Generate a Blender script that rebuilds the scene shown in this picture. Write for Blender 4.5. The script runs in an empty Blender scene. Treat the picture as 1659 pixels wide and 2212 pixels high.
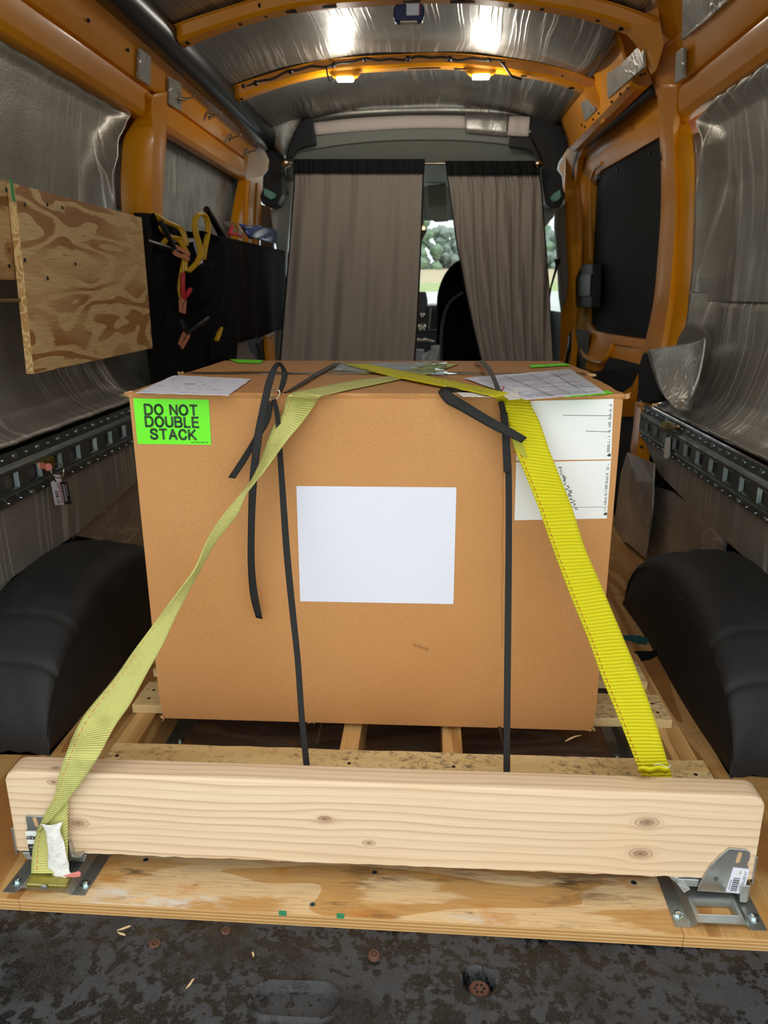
import bpy, bmesh, math, random
import numpy as np
from mathutils import Vector, Matrix
from math import sin, cos, pi, sqrt, exp, atan2
random.seed(7)
S = bpy.context.scene
# ---------------------------------------------------------------- camera, world, exposure
F_PX, PITCH, YAW, ROLL, CAM_H = 1610., .2855, .060, -.004, .90
_f = np.array([-sin(YAW)*cos(PITCH), cos(YAW)*cos(PITCH), -sin(PITCH)])
_r = np.array([cos(YAW), sin(YAW), 0.]); _u = np.cross(_r, _f)
_R = _r*cos(ROLL)+_u*sin(ROLL); _U = -_r*sin(ROLL)+_u*cos(ROLL)
_C = np.array([0, 0, CAM_H])
cam = bpy.data.cameras.new('camera'); co = bpy.data.objects.new('camera', cam); S.collection.objects.link(co)
co.matrix_world = Matrix(((_R[0], _U[0], -_f[0], 0), (_R[1], _U[1], -_f[1], 0), (_R[2], _U[2], -_f[2], CAM_H), (0, 0, 0, 1)))
cam.sensor_fit = 'VERTICAL'; cam.sensor_height = 36; cam.lens = F_PX/2212*36; cam.clip_start = .02; cam.clip_end = 400
cam.dof.use_dof = True; cam.dof.focus_distance = 1.30; cam.dof.aperture_fstop = 7.5
S.camera = co
S.view_settings.view_transform = 'Standard'; S.view_settings.look = 'None'
S.view_settings.exposure = 0.95; S.view_settings.gamma = 1; S.view_settings.use_curve_mapping = False
W = bpy.data.worlds.new('overcast_sky'); S.world = W; W.use_nodes = True
nt = W.node_tree; bg = nt.nodes['Background']
tc = nt.nodes.new('ShaderNodeTexCoord'); sx = nt.nodes.new('ShaderNodeSeparateXYZ'); cr = nt.nodes.new('ShaderNodeValToRGB')
nt.links.new(tc.outputs['Generated'], sx.inputs[0]); nt.links.new(sx.outputs['Z'], cr.inputs[0]); nt.links.new(cr.outputs[0], bg.inputs[0])
cr.color_ramp.elements[0].position = 0; cr.color_ramp.elements[0].color = (.74, .84, .86, 1)
cr.color_ramp.elements[1].position = .5; cr.color_ramp.elements[1].color = (.97, .99, 1, 1)
bg.inputs[1].default_value = 1.0

# ---------------------------------------------------------------- geometry helpers
def ray(px, py): return _f + _R*(px-829.5)/F_PX - _U*(py-1106)/F_PX
def at(px, py, x=None, y=None, z=None):
    d = ray(px, py)
    t = x/d[0] if x is not None else (y/d[1] if y is not None else (z-CAM_H)/d[2])
    return _C + d*t
XC = -.085
HZ = [0, .56, .64, .75, 1.15, 1.35, 1.48, 1.60, 1.70, 1.80]; HV = [.87, .87, .905, .925, .90, .885, .87, .815, .735, .60]
def hw(z): return float(np.interp(z, HZ, HV))
def atw(px, py, s, off=0):
    z = 1.
    for i in range(30):
        P = at(px, py, x=XC+s*(hw(z)+off)); z = .5*z+.5*P[2]
    return P
def atp(px, py, p0, n):          # intersection with a plane through p0, normal n
    d = ray(px, py); n = np.array(n, float)
    return _C + d*((np.array(p0)-_C)@n)/(d@n)
def V(p): return np.array(p, float)
def lin(h):
    h = h.lstrip('#'); c = [int(h[i:i+2], 16)/255 for i in (0, 2, 4)]
    return tuple(((v+.055)/1.055)**2.4 if v > .04045 else v/12.92 for v in c)+(1,)

class MB:
    def __init__(s): s.v = []; s.f = []; s.m = []; s.uv = {}
    def add(s, vs, fs, mi=0):
        b = len(s.v); s.v += [tuple(map(float, p)) for p in vs]
        for f in fs: s.f.append([b+i for i in f]); s.m.append(mi)
        return b
    def box(s, c, d, mi=0, R=None, bev=0):
        c = V(c); h = V(d)/2
        P = [V((i, j, k))*h for i in (-1, 1) for j in (-1, 1) for k in (-1, 1)]
        if R is not None: P = [R@p for p in P]
        s.add([c+p for p in P], [(0, 1, 3, 2), (4, 6, 7, 5), (0, 4, 5, 1), (2, 3, 7, 6), (0, 2, 6, 4), (1, 5, 7, 3)], mi)
    def prism(s, pts, vec, mi=0, mside=None):
        n = len(pts); vec = V(vec)
        s.add(list(pts)+[V(p)+vec for p in pts], [list(range(n))[::-1], list(range(n, 2*n))], mi)
        b = len(s.v)-2*n
        for i in range(n):
            j = (i+1) % n; s.f.append([b+i, b+j, b+n+j, b+n+i]); s.m.append(mi if mside is None else mside)
    def tube(s, pts, r, n=10, mi=0, cap=True, flat=1.0):
        pts = [V(p) for p in pts]; N = len(pts); rr = r if hasattr(r, '__len__') else [r]*N
        up = V((0, 0, 1)); rings = []
        t0 = pts[1]-pts[0]
        if abs(t0[2]) > .9*np.linalg.norm(t0): up = V((0, 1, 0))
        for i in range(N):
            t = pts[min(i+1, N-1)]-pts[max(i-1, 0)]; t = t/(np.linalg.norm(t)+1e-9)
            a = np.cross(t, up)
            a = a/(np.linalg.norm(a)+1e-9); b = np.cross(a, t); up = b
            rings.append([pts[i]+rr[i]*(a*cos(2*pi*k/n)+b*flat*sin(2*pi*k/n)) for k in range(n)])
        fs = [(i*n+k, i*n+(k+1) % n, (i+1)*n+(k+1) % n, (i+1)*n+k) for i in range(N-1) for k in range(n)]
        if cap: fs += [list(range(n))[::-1], [(N-1)*n+k for k in range(n)]]
        s.add([p for q in rings for p in q], fs, mi)
    def lathe(s, c, axis, prof, n=20, mi=0):       # prof: (radius, height) along axis
        c = V(c); ax = V(axis)/np.linalg.norm(axis)
        a = np.cross(ax, V((0, 0, 1)) if abs(ax[2]) < .9 else V((1, 0, 0))); a /= np.linalg.norm(a); b = np.cross(ax, a)
        vs = [c+ax*h+r*(a*cos(2*pi*k/n)+b*sin(2*pi*k/n)) for r, h in prof for k in range(n)]
        N = len(prof); fs = [(i*n+k, i*n+(k+1) % n, (i+1)*n+(k+1) % n, (i+1)*n+k) for i in range(N-1) for k in range(n)]
        fs += [list(range(n))[::-1], [(N-1)*n+k for k in range(n)]]
        s.add(vs, fs, mi)
    def grid(s, rows, mi=0, closed=False):
        nr, nc = len(rows), len(rows[0])
        fs = [(i*nc+j, i*nc+j+1, (i+1)*nc+j+1, (i+1)*nc+j) for i in range(nr-1) for j in range(nc-1)]
        if closed: fs += [(i*nc+nc-1, i*nc, (i+1)*nc, (i+1)*nc+nc-1) for i in range(nr-1)]
        b = s.add([p for r in rows for p in r], fs, mi)
        return b
    def build(s, name, mats, parent=None, smooth=True, label=None, cat=None, group=None, kind=None, thick=0, bevel=0, offs=-1, bseg=2, uvfn=None, ang=.6, keep=False):
        me = bpy.data.meshes.new(name); vs = np.array(s.v)
        if parent is not None: org = V(ORG[parent.name])
        else: org = V(((vs[:, 0].min()+vs[:, 0].max())/2, (vs[:, 1].min()+vs[:, 1].max())/2, vs[:, 2].min()))
        me.from_pydata([tuple(p-org) for p in vs], [], s.f)
        if not isinstance(mats, (list, tuple)): mats = [mats]
        for m in mats: me.materials.append(m)
        me.polygons.foreach_set('material_index', s.m)
        if smooth: me.polygons.foreach_set('use_smooth', [True]*len(s.f))
        if uvfn is not None:
            ul = me.uv_layers.new(name='UVMap')
            for lp in me.loops: ul.data[lp.index].uv = uvfn[lp.vertex_index]
        bm = bmesh.new(); bm.from_mesh(me)
        if not keep: bmesh.ops.recalc_face_normals(bm, faces=bm.faces)
        bm.to_mesh(me); bm.free()
        if smooth: 
            try: me.set_sharp_from_angle(angle=ang)
            except Exception: pass
        o = bpy.data.objects.new(name, me); S.collection.objects.link(o)
        if thick:
            md = o.modifiers.new('Solidify', 'SOLIDIFY'); md.thickness = thick; md.offset = offs
        if bevel:
            md = o.modifiers.new('Bevel', 'BEVEL'); md.width = bevel; md.segments = bseg; md.limit_method = 'ANGLE'
            md.harden_normals = False
        if parent is not None: o.parent = parent; ORG[o.name] = org
        else: o.location = org; ORG[o.name] = org
        tag(o, label, cat, group, kind)
        return o
ORG = {}
def tag(o, label=None, cat=None, group=None, kind=None):
    if label: o['label'] = label
    if cat: o['category'] = cat
    if group: o['group'] = group
    if kind: o['kind'] = kind
    return o
def thing(name, loc, label, cat, group=None, kind=None):
    o = bpy.data.objects.new(name, None); S.collection.objects.link(o); o.location = tuple(map(float, loc)); ORG[o.name] = V(loc)
    o.empty_display_size = .05
    return tag(o, label, cat, group, kind)
def struct(mb, name, mats, label=None, **k): return mb.build(name, mats, kind='structure', label=label, **k)
def copy_tree(o, dloc, label=None, group=None, parent=None):
    c = o.copy(); S.collection.objects.link(c)
    if parent is None: c.location = Vector(o.location)+Vector(dloc)
    else: c.parent = parent
    if label: c['label'] = label
    if group: c['group'] = group
    for ch in list(o.children): copy_tree(ch, (0, 0, 0), parent=c)
    return c
def cr_spline(P, n):
    P = [V(p) for p in P]; out = []
    for i in range(len(P)-1):
        p0 = P[max(i-1, 0)]; p1 = P[i]; p2 = P[i+1]; p3 = P[min(i+2, len(P)-1)]
        for k in range(n):
            t = k/n; out.append(.5*((2*p1)+(-p0+p2)*t+(2*p0-5*p1+4*p2-p3)*t*t+(-p0+3*p1-3*p2+p3)*t**3))
    out.append(P[-1]); return out
def ribbon(name, L, Rr, mat, parent=None, n=5, cross=6, thick=.0015, sag=0, **k):
    L = cr_spline(L, n); Rr = cr_spline(Rr, n); mb = MB(); rows = []; uv = []; d = 0
    for i, (a, b) in enumerate(zip(L, Rr)):
        if i: d += np.linalg.norm((a+b)/2-(L[i-1]+Rr[i-1])/2)
        rows.append([a+(b-a)*j/cross for j in range(cross+1)]); uv += [(j/cross, d) for j in range(cross+1)]
    mb.grid(rows)
    return mb.build(name, mat, parent, thick=thick, offs=0, uvfn=uv, **k)
def text(s, size, mat, parent, p0, ux, uy, bold=0, align='CENTER', name='lettering', sxk=1.0, lift=.0006):
    cu = bpy.data.curves.new('t', 'FONT'); cu.body = s; cu.size = size; cu.align_x = align; cu.align_y = 'CENTER'; cu.offset = bold; cu.space_line = .9
    ob = bpy.data.objects.new('t', cu); S.collection.objects.link(ob); bpy.context.view_layer.update()
    dg = bpy.context.evaluated_depsgraph_get(); me = bpy.data.meshes.new_from_object(ob.evaluated_get(dg))
    bpy.data.objects.remove(ob)
    ux = V(ux)/np.linalg.norm(ux); uy = V(uy)/np.linalg.norm(uy); nn = np.cross(ux, uy)
    org = V(ORG[parent.name])
    for v in me.vertices:
        q = V(p0)+ux*v.co.x*sxk+uy*v.co.y+nn*lift-org; v.co = tuple(q)
    me.materials.clear(); me.materials.append(mat)
    o = bpy.data.objects.new(name, me); S.collection.objects.link(o); o.parent = parent; ORG[o.name] = org
    return o

GL = {'D': ([[(0, 0), (0, 1), (.36, 1), (.56, .93), (.70, .76), (.74, .5), (.70, .24), (.56, .07), (.36, 0), (0, 0)]], .74), 'O': ([[(.4+.4*cos(a), .5+.5*sin(a)) for a in np.linspace(0, 2*pi, 25)]], .8), 'N': ([[(0, 0), (0, 1), (.68, 0), (.68, 1)]], .68),
 'T': ([[(0, 1), (.7, 1)], [(.35, 1), (.35, 0)]], .7), 'U': ([[(0, 1), (0, .32), (.05, .13), (.17, .03), (.34, 0), (.51, .03), (.63, .13), (.68, .32), (.68, 1)]], .68),
 'B': ([[(.40, .53), (.57, .60), (.62, .76), (.57, .92), (.40, 1), (0, 1), (0, 0), (.42, 0), (.61, .08), (.68, .27), (.61, .45), (.40, .53), (0, .53)]], .68), 'L': ([[(0, 1), (0, 0), (.55, 0)]], .55), 'E': ([[(.6, 1), (0, 1), (0, 0), (.6, 0)], [(0, .52), (.54, .52)]], .6),
 'S': ([[(.66, .74), (.60, .91), (.46, .99), (.30, 1), (.13, .95), (.04, .79), (.09, .63), (.25, .55), (.45, .48), (.62, .39), (.68, .24), (.60, .07), (.42, 0), (.24, .01), (.07, .09), (.0, .27)]], .68), 'A': ([[(0, 0), (.37, 1), (.74, 0)], [(.13, .33), (.61, .33)]], .74),
 'C': ([[(.72, .72), (.62, .91), (.42, 1), (.20, .94), (.05, .75), (0, .5), (.05, .25), (.20, .06), (.42, 0), (.62, .08), (.73, .3)]], .73), 'K': ([[(0, 0), (0, 1)], [(.66, 1), (0, .33)], [(.22, .55), (.70, 0)]], .7), ' ': ([], .22)}
def glyphs(mb, s, h, c, ux, uy, w=.235, gap=.31):
    tot = sum(GL[k][1]+gap for k in s)-gap; x = -tot/2; nn = np.cross(ux, uy)
    P_ = lambda a, b: V(c)+V(ux)*(x+a)*h+V(uy)*(b-.5)*h
    for k in s:
        for st in GL[k][0]:
            for (a, b), (d, e) in zip(st[:-1], st[1:]):
                p, q = P_(a, b), P_(d, e); t = (q-p)/np.linalg.norm(q-p); o_ = np.cross(nn, t)*w*h/2; e_ = t*(w*h*.28)
                mb.add([p-o_-e_, q-o_+e_, q+o_+e_, p+o_-e_], [(0, 1, 2, 3)])
        x += GL[k][1]+gap
# ---------------------------------------------------------------- materials
class NT:
    def __init__(s, name):
        s.m = bpy.data.materials.new(name); s.m.use_nodes = True; s.t = s.m.node_tree; s.b = s.t.nodes['Principled BSDF']
        s.c = s.t.nodes.new('ShaderNodeTexCoord').outputs['Object']; s.uvo = None
    def n(s, ty, ins=None, **k):
        nd = s.t.nodes.new(ty)
        for a, v in k.items(): setattr(nd, a, v)
        for a, v in (ins or {}).items(): s.set(nd.inputs[a], v)
        return nd
    def set(s, i, v):
        if isinstance(v, bpy.types.NodeSocket): s.t.links.new(v, i)
        else: i.default_value = v
    def math(s, op, a, b=0., c=0., clamp=False):
        nd = s.n('ShaderNodeMath', operation=op); nd.use_clamp = clamp
        s.set(nd.inputs[0], a); s.set(nd.inputs[1], b); s.set(nd.inputs[2], c); return nd.outputs[0]
    def scale(s, v, co=None, rot=(0, 0, 0), loc=(0, 0, 0)):
        nd = s.n('ShaderNodeMapping'); s.set(nd.inputs['Vector'], co or s.c); nd.inputs['Scale'].default_value = v; nd.inputs['Rotation'].default_value = rot; nd.inputs['Location'].default_value = loc
        return nd.outputs[0]
    def noise(s, co, sc=5, det=3, rough=.5, dist=0):
        return s.n('ShaderNodeTexNoise', {'Vector': co, 'Scale': sc, 'Detail': det, 'Roughness': rough, 'Distortion': dist}).outputs[0]
    def vor(s, co, sc=5, feat='F1'):
        return s.n('ShaderNodeTexVoronoi', {'Vector': co, 'Scale': sc}, feature=feat).outputs[0]
    def ramp(s, f, st, interp='LINEAR'):
        nd = s.n('ShaderNodeValToRGB', {'Fac': f}); r = nd.color_ramp; r.interpolation = interp
        while len(r.elements) < len(st): r.elements.new(.5)
        for e, (p, c) in zip(r.elements, st):
            e.position = p; e.color = c if len(c) == 4 else tuple(c)+(1,)
        return nd.outputs[0]
    def rmp(s, f, a, b, c=0., d=1.):
        nd = s.n('ShaderNodeMapRange', {'Value': f, 'From Min': a, 'From Max': b, 'To Min': c, 'To Max': d}); return nd.outputs[0]
    def mix(s, f, a, b, bt='MIX'):
        nd = s.n('ShaderNodeMix', data_type='RGBA', blend_type=bt); s.set(nd.inputs[0], f); s.set(nd.inputs[6], a); s.set(nd.inputs[7], b); return nd.outputs[2]
    def bump(s, h, st=.3, dist=.002, nrm=None):
        nd = s.n('ShaderNodeBump', {'Height': h, 'Strength': st, 'Distance': dist})
        if nrm is not None: s.set(nd.inputs['Normal'], nrm)
        return nd.outputs[0]
    def xyz(s, co=None):
        nd = s.n('ShaderNodeSeparateXYZ'); s.set(nd.inputs[0], co or s.c); return nd.outputs
    def uv(s): return s.t.nodes.new('ShaderNodeTexCoord').outputs['UV']
    def out(s, col=None, rough=None, metal=None, nrm=None, **k):
        b = s.b
        if col is not None: s.set(b.inputs['Base Color'], col)
        if rough is not None: s.set(b.inputs['Roughness'], rough)
        if metal is not None: s.set(b.inputs['Metallic'], metal)
        if nrm is not None: s.set(b.inputs['Normal'], nrm)
        for a, v in k.items(): s.set(b.inputs[a.replace('_', ' ')], v)
        return s.m
def simple(name, h, rough=.5, metal=0., bsc=0, bst=.2, bd=.001, **k):
    t = NT(name); nr = None
    if bsc: nr = t.bump(t.noise(t.c, bsc, 3), bst, bd)
    return t.out(lin(h), rough, metal, nr, **k)

def m_paint():
    t = NT('orange_van_paint'); n1 = t.noise(t.c, 2.2, 4)
    c = t.mix(t.rmp(n1, .35, .7), lin('#E0920A'), lin('#D48608'))
    sc = t.noise(t.scale((1, 1, 14)), 6, 5, .7); c = t.mix(t.rmp(sc, .70, .76, 0, .5), c, lin('#7E4A14'))
    return t.out(c, t.rmp(n1, .3, .7, .34, .48), 0., t.bump(t.noise(t.c, 90, 2), .06, .001), Coat_Weight=.15, Coat_Roughness=.15, Specular_IOR_Level=.35)
def m_foil(name, vx, rib=(1, 1, 1), st=.55, base='#ACA79B', rgh=.38, met=.55):
    # vx: scale vector for the long creases, fine weave added on top
    t = NT(name)
    wv = t.noise(t.c, 1.6, 2); cc = t.n('ShaderNodeVectorMath', {0: t.c}, operation='ADD')
    off = t.n('ShaderNodeCombineXYZ', {'X': t.rmp(wv, 0, 1, -.04, .04), 'Y': t.rmp(wv, 0, 1, -.05, .05), 'Z': 0.})
    t.t.links.new(off.outputs[0], cc.inputs[1])
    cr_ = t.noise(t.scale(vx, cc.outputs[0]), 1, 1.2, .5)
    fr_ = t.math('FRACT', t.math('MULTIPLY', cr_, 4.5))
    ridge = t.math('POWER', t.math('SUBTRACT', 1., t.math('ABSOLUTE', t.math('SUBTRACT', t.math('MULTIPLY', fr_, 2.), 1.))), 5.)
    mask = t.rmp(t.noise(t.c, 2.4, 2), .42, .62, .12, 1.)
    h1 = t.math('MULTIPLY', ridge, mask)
    fine = t.n('ShaderNodeTexBrick', {'Vector': t.scale((150, 150, 150)), 'Mortar Size': .08, 'Scale': 1.}).outputs['Fac']
    fv = t.noise(t.scale(tuple(160 if a < 20 else 260 for a in vx)), 1, 1)
    big = t.noise(t.c, 7, 3)
    h = t.math('ADD', t.math('ADD', t.math('MULTIPLY', h1, 1.), t.math('MULTIPLY', fv, .35)), t.math('MULTIPLY', big, .7))
    c = t.mix(t.rmp(big, .3, .7), lin(base), lin('#98938A'))
    c = t.mix(t.math('MULTIPLY', h1, .75), c, lin('#F4F0E6')); c = t.mix(t.math('MULTIPLY', t.rmp(fv, .5, .75), .25), c, lin('#6E6A60'))  # crease highlights painted into the base colour as paler ridge lines
    return t.out(c, t.rmp(big, .3, .7, rgh-.04, rgh+.1), met, t.bump(h, st, .0032))
def m_card():
    t = NT('corrugated_cardboard'); n1 = t.noise(t.c, 3, 4); n2 = t.noise(t.scale((1, 1, 3)), 260, 2)
    c = t.mix(t.rmp(n1, .3, .7), lin('#CA9258'), lin('#C0864B')); c = t.mix(t.rmp(n2, .45, .75, 0, .45), c, lin('#A26C36'))
    fl = t.vor(t.c, 120); c = t.mix(t.rmp(fl, .06, .10, .35, 0), c, lin('#DDB184'))
    sm = t.noise(t.scale((6, 6, 2), loc=(3, 1, 7)), 1.2, 6, .65); c = t.mix(t.rmp(sm, .68, .78, 0, .35), c, lin('#8F6234'))
    fl2 = t.math('SINE', t.math('MULTIPLY', t.xyz()[0], 900.))
    h = t.math('ADD', t.math('MULTIPLY', fl2, .12), n2)
    return t.out(c, .72, 0., t.bump(h, .12, .0008))
def m_ply(name, sc, light='#D2A970', dark='#A9743C', rot=0., sharp=True, worn=0, rgh=.55, bands=5.5):
    t = NT(name); co = t.scale(sc, rot=(0, 0, rot))
    n1 = t.noise(co, 1.0, 2.0, .42, .25); band = t.math('FRACT', t.math('MULTIPLY', n1, bands))
    edge = t.noise(t.scale(tuple(a*14 for a in sc)), 1.0, 2)
    b2 = t.math('ADD', band, t.rmp(edge, 0, 1, -.22, .22))
    pt = t.rmp(b2, .46, .60) if sharp else t.rmp(b2, .2, .8)
    sel = t.rmp(t.noise(co, .7, 2), .36, .50)
    line = t.rmp(b2, .44, .62, 1, 0)
    c = t.mix(t.math('MULTIPLY', t.math('SUBTRACT', 1., pt), t.rmp(sel, 0, 1, .25, 1.)), lin(light), lin(dark))
    fib = t.noise(t.scale(tuple(a*(9 if a < 3 else 30) for a in sc)), 1, 2); c = t.mix(t.rmp(fib, .4, .75, 0, .35), c, lin('#8A5E30'))
    if worn:
        d1 = t.noise(t.scale((3, 14, 3)), 1.2, 6, .7); c = t.mix(t.rmp(d1, .56, .66, 0, .75*worn), c, lin('#6E4C2C'))
        o1 = t.noise(t.scale((7, 11, 7), loc=(5, 2, 0)), 1., 4, .6); c = t.mix(t.rmp(o1, .54, .62, 0, .6*worn), c, lin('#C07A28'))
        d2 = t.noise(t.scale((5, 26, 5), loc=(1, 8, 0)), 1., 5, .7); c = t.mix(t.rmp(d2, .61, .68, 0, .8*worn), c, lin('#3A322C'))
        if worn == 1.0:
            x_, y_, z_ = t.xyz(); w1 = t.math('MULTIPLY', t.rmp(t.math('ABSOLUTE', t.math('ADD', x_, .29)), .07, .12, 1, 0), t.rmp(t.math('ADD', y_, t.math('MULTIPLY', x_, .05)), -.105, -.095, 1, 0)); w2 = t.math('MULTIPLY', t.rmp(t.math('ABSOLUTE', t.math('SUBTRACT', x_, .20)), .02, .07, 1, 0), t.rmp(y_, -.112, -.10, 1, 0))
            sm_ = t.math('MULTIPLY', t.math('MAXIMUM', w1, w2), t.rmp(t.noise(t.scale((14, 40, 10)), 1, 5, .7), .42, .55)); c = t.mix(t.math('MULTIPLY', sm_, .85), c, lin('#DAD6CC'))
    return t.out(c, t.rmp(fib, .3, .7, rgh-.08, rgh+.12), 0., t.bump(t.math('ADD', fib, edge), .15, .0008))
def m_pallet():
    t = NT('rough_pallet_pine'); co = t.scale((2, 30, 30)); n1 = t.noise(co, 1, 4, .6)
    c = t.mix(t.rmp(n1, .3, .7), lin('#E6CE98'), lin('#CBA96C'))
    st = t.noise(t.scale((1, 1.6, 1), rot=(0, 0, .5)), 75, 6, .8); blot = t.noise(t.c, 7, 4, .6)
    m = t.math('MULTIPLY', t.rmp(st, .50, .60), t.rmp(blot, .38, .54))
    nx = t.n('ShaderNodeNewGeometry').outputs['Normal']; up = t.rmp(t.xyz(nx)[2], .5, .9)
    c = t.mix(t.math('MULTIPLY', t.math('MULTIPLY', m, .75), up), c, lin('#4A4136'))
    return t.out(c, .75, 0., t.bump(t.math('ADD', st, n1), .35, .001))
def m_beam():
    t = NT('fresh_pine_board'); x, y, z = t.xyz()
    wob = t.noise(t.scale((1.6, 7, 7)), 1, 2); zz = t.math('ADD', z, t.math('MULTIPLY', y, -1.3))
    g = t.math('ADD', t.math('MULTIPLY', zz, 1.), t.math('MULTIPLY', wob, .055))
    ctr = []; kn = BEAM_KNOTS
    dark = 0.; ringc = 0.
    for (kx, kz, kr) in kn:
        dx = t.math('MULTIPLY', t.math('SUBTRACT', x, kx), .55); dz = t.math('SUBTRACT', zz, kz)
        d = t.math('SQRT', t.math('ADD', t.math('MULTIPLY', dx, dx), t.math('MULTIPLY', dz, dz)))
        e = t.math('EXPONENT', t.math('MULTIPLY', t.math('MULTIPLY', d, d), -1/(kr*2.0)**2))
        # push the rings away from the knot
        sg = t.math('MULTIPLY', t.math('DIVIDE', dz, t.math('ADD', d, .003)), -kr*1.05)
        g = t.math('ADD', g, t.math('MULTIPLY', sg, e))
        core = t.math('EXPONENT', t.math('MULTIPLY', t.math('MULTIPLY', d, d), -1/(kr*.62)**2))
        dark = t.math('ADD', dark, core) if not isinstance(dark, float) else core
        rg = t.math('MULTIPLY', t.rmp(t.math('SINE', t.math('MULTIPLY', d, 1500.)), .2, 1), t.rmp(d, kr*.95, kr*1.1, 1, 0))
        ringc = t.math('ADD', ringc, rg) if not isinstance(ringc, float) else rg
    ph = t.math('MULTIPLY', g, 66.); fr = t.math('FRACT', ph)
    fq = t.noise(t.n('ShaderNodeCombineXYZ', {'X': t.math('MULTIPLY', g, 60.)}).outputs[0], 1., 1)
    late = t.math('MULTIPLY', t.math('POWER', fr, 3.5), t.rmp(fr, .90, 1.0, 1, .0))
    c = t.mix(t.math('MULTIPLY', late, t.rmp(fq, .3, .6, .2, 1.)), lin('#EAD0AE'), lin('#AC7E52'))
    c = t.mix(t.rmp(t.noise(t.c, 4, 3), .4, .7, 0, .4), c, lin('#DDBA90'))
    c = t.mix(t.math('MULTIPLY', ringc, .5), c, lin('#8E6038')); c = t.mix(t.math('MULTIPLY', dark, .75, clamp=True), c, lin('#6E4226'))
    fib = t.noise(t.scale((8, 300, 300)), 1, 2); c = t.mix(t.rmp(fib, .45, .8, 0, .3), c, lin('#C9A274'))
    return t.out(c, .6, 0., t.bump(t.math('ADD', late, fib), .12, .0006))
def m_web(name, h, h2, pitch, stitch=None, st=.8, rgh=.6, dirt=0):
    t = NT(name); u, v, _ = t.xyz(t.uv())
    ribv = t.math('ADD', v, t.math('MULTIPLY', t.noise(t.c, 25, 2), .003))
    rib = t.math('SINE', t.math('MULTIPLY', ribv, 2*pi/pitch)); fine = t.math('SINE', t.math('MULTIPLY', u, 2*pi*34))
    c = t.mix(t.rmp(rib, -1, .2, .8, 0), lin(h), lin(h2)); c = t.mix(t.rmp(fine, -.2, 1, .0, .22), c, lin(h2))
    if dirt:
        dn = t.noise(t.c, 14, 5, .65); c = t.mix(t.rmp(dn, .5, .72, 0, dirt), c, lin('#8E8A48'))
    if stitch:
        m = t.math('MULTIPLY', t.math('LESS_THAN', t.math('ABSOLUTE', t.math('SUBTRACT', u, stitch[0])), .012), t.math('GREATER_THAN', t.math('FRACT', t.math('MULTIPLY', v, 90.)), .35))
        c = t.mix(m, c, lin(stitch[1]))
    return t.out(c, rgh, 0., t.bump(t.math('ADD', rib, t.math('MULTIPLY', fine, .25)), st, .0012))
def m_band():
    t = NT('black_strapping'); u, v, _ = t.xyz(t.uv())
    a = t.math('SINE', t.math('MULTIPLY', t.math('ADD', t.math('MULTIPLY', u, .016), v), 2*pi/.0022)); b = t.math('SINE', t.math('MULTIPLY', t.math('SUBTRACT', t.math('MULTIPLY', u, .016), v), 2*pi/.0022))
    return t.out(lin('#131414'), .36, 0., t.bump(t.math('MULTIPLY', a, b), .5, .0006))
def m_deck():
    t = NT('sprayed_black_liner'); f1 = t.noise(t.c, 420, 3, .7); b = t.noise(t.c, 13, 5, .6); v = t.vor(t.c, 38)
    wet = t.rmp(t.math('ADD', t.noise(t.c, 62, 4, .6), t.math('MULTIPLY', b, .45)), .71, .77)
    big = t.rmp(t.noise(t.scale((1, 1.4, 1), loc=(.3, .1, 0)), 5.5, 4, .5), .50, .62)
    w = t.math('MAXIMUM', wet, t.math('MULTIPLY', big, .8))
    c = t.mix(w, lin('#38393B'), lin('#101113')); c = t.mix(t.rmp(f1, .55, .72, 0, .4), c, lin('#727272'))
    r = t.rmp(w, 0, 1, .7, .3)
    return t.out(c, r, 0., t.bump(f1, .7, .0012))
def m_rubber():
    t = NT('wheelhouse_liner'); f1 = t.noise(t.c, 260, 3, .7); b = t.noise(t.c, 6, 5, .6)
    c = t.mix(t.rmp(b, .4, .7), lin('#1B1B1B'), lin('#2A2A29')); c = t.mix(t.rmp(t.noise(t.scale((1, 2, 1)), 9, 6, .75), .62, .72, 0, .3), c, lin('#3E3A35'))
    return t.out(c, .62, 0., t.bump(f1, .6, .0014))
def m_curt():
    t = NT('taupe_curtain_cloth'); w = t.noise(t.scale((200, 200, 600)), 1, 2)
    return t.out(t.mix(t.rmp(w, .3, .7), lin('#A1978B'), lin('#93897E')), .85, 0., t.bump(w, .3, .0008), Sheen_Weight=.2)
def m_fabric():
    t = NT('black_fabric'); w = t.noise(t.c, 500, 2); b = t.noise(t.scale((2, 2, .6)), 6, 3)
    return t.out(t.mix(t.rmp(b, .3, .7), lin('#0A090A'), lin('#121012')), .85, 0., t.bump(t.math('ADD', t.math('MULTIPLY', w, .2), t.math('MULTIPLY', b, 4)), .4, .004), Specular_IOR_Level=.12)
BEAM_KNOTS = []
PAINT = m_paint(); CARD = m_card(); CARD2 = simple('torn_card_edge', '#C9A070', .8, 0, 300, .5)
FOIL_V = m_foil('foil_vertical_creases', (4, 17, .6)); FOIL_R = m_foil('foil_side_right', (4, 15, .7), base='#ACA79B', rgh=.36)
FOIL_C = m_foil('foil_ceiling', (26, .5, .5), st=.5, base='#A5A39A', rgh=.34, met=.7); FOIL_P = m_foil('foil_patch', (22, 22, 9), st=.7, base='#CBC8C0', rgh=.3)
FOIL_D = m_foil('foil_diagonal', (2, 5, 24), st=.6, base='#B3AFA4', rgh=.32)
PLY = m_ply('plywood_panel', (2.0, 1.9, 8.5), '#DDBA80', '#A8723A', bands=8.); PLYF = m_ply('plywood_floor', (2.0, 9, 1), '#E2C290', '#C79A5C', worn=1.0)
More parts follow.
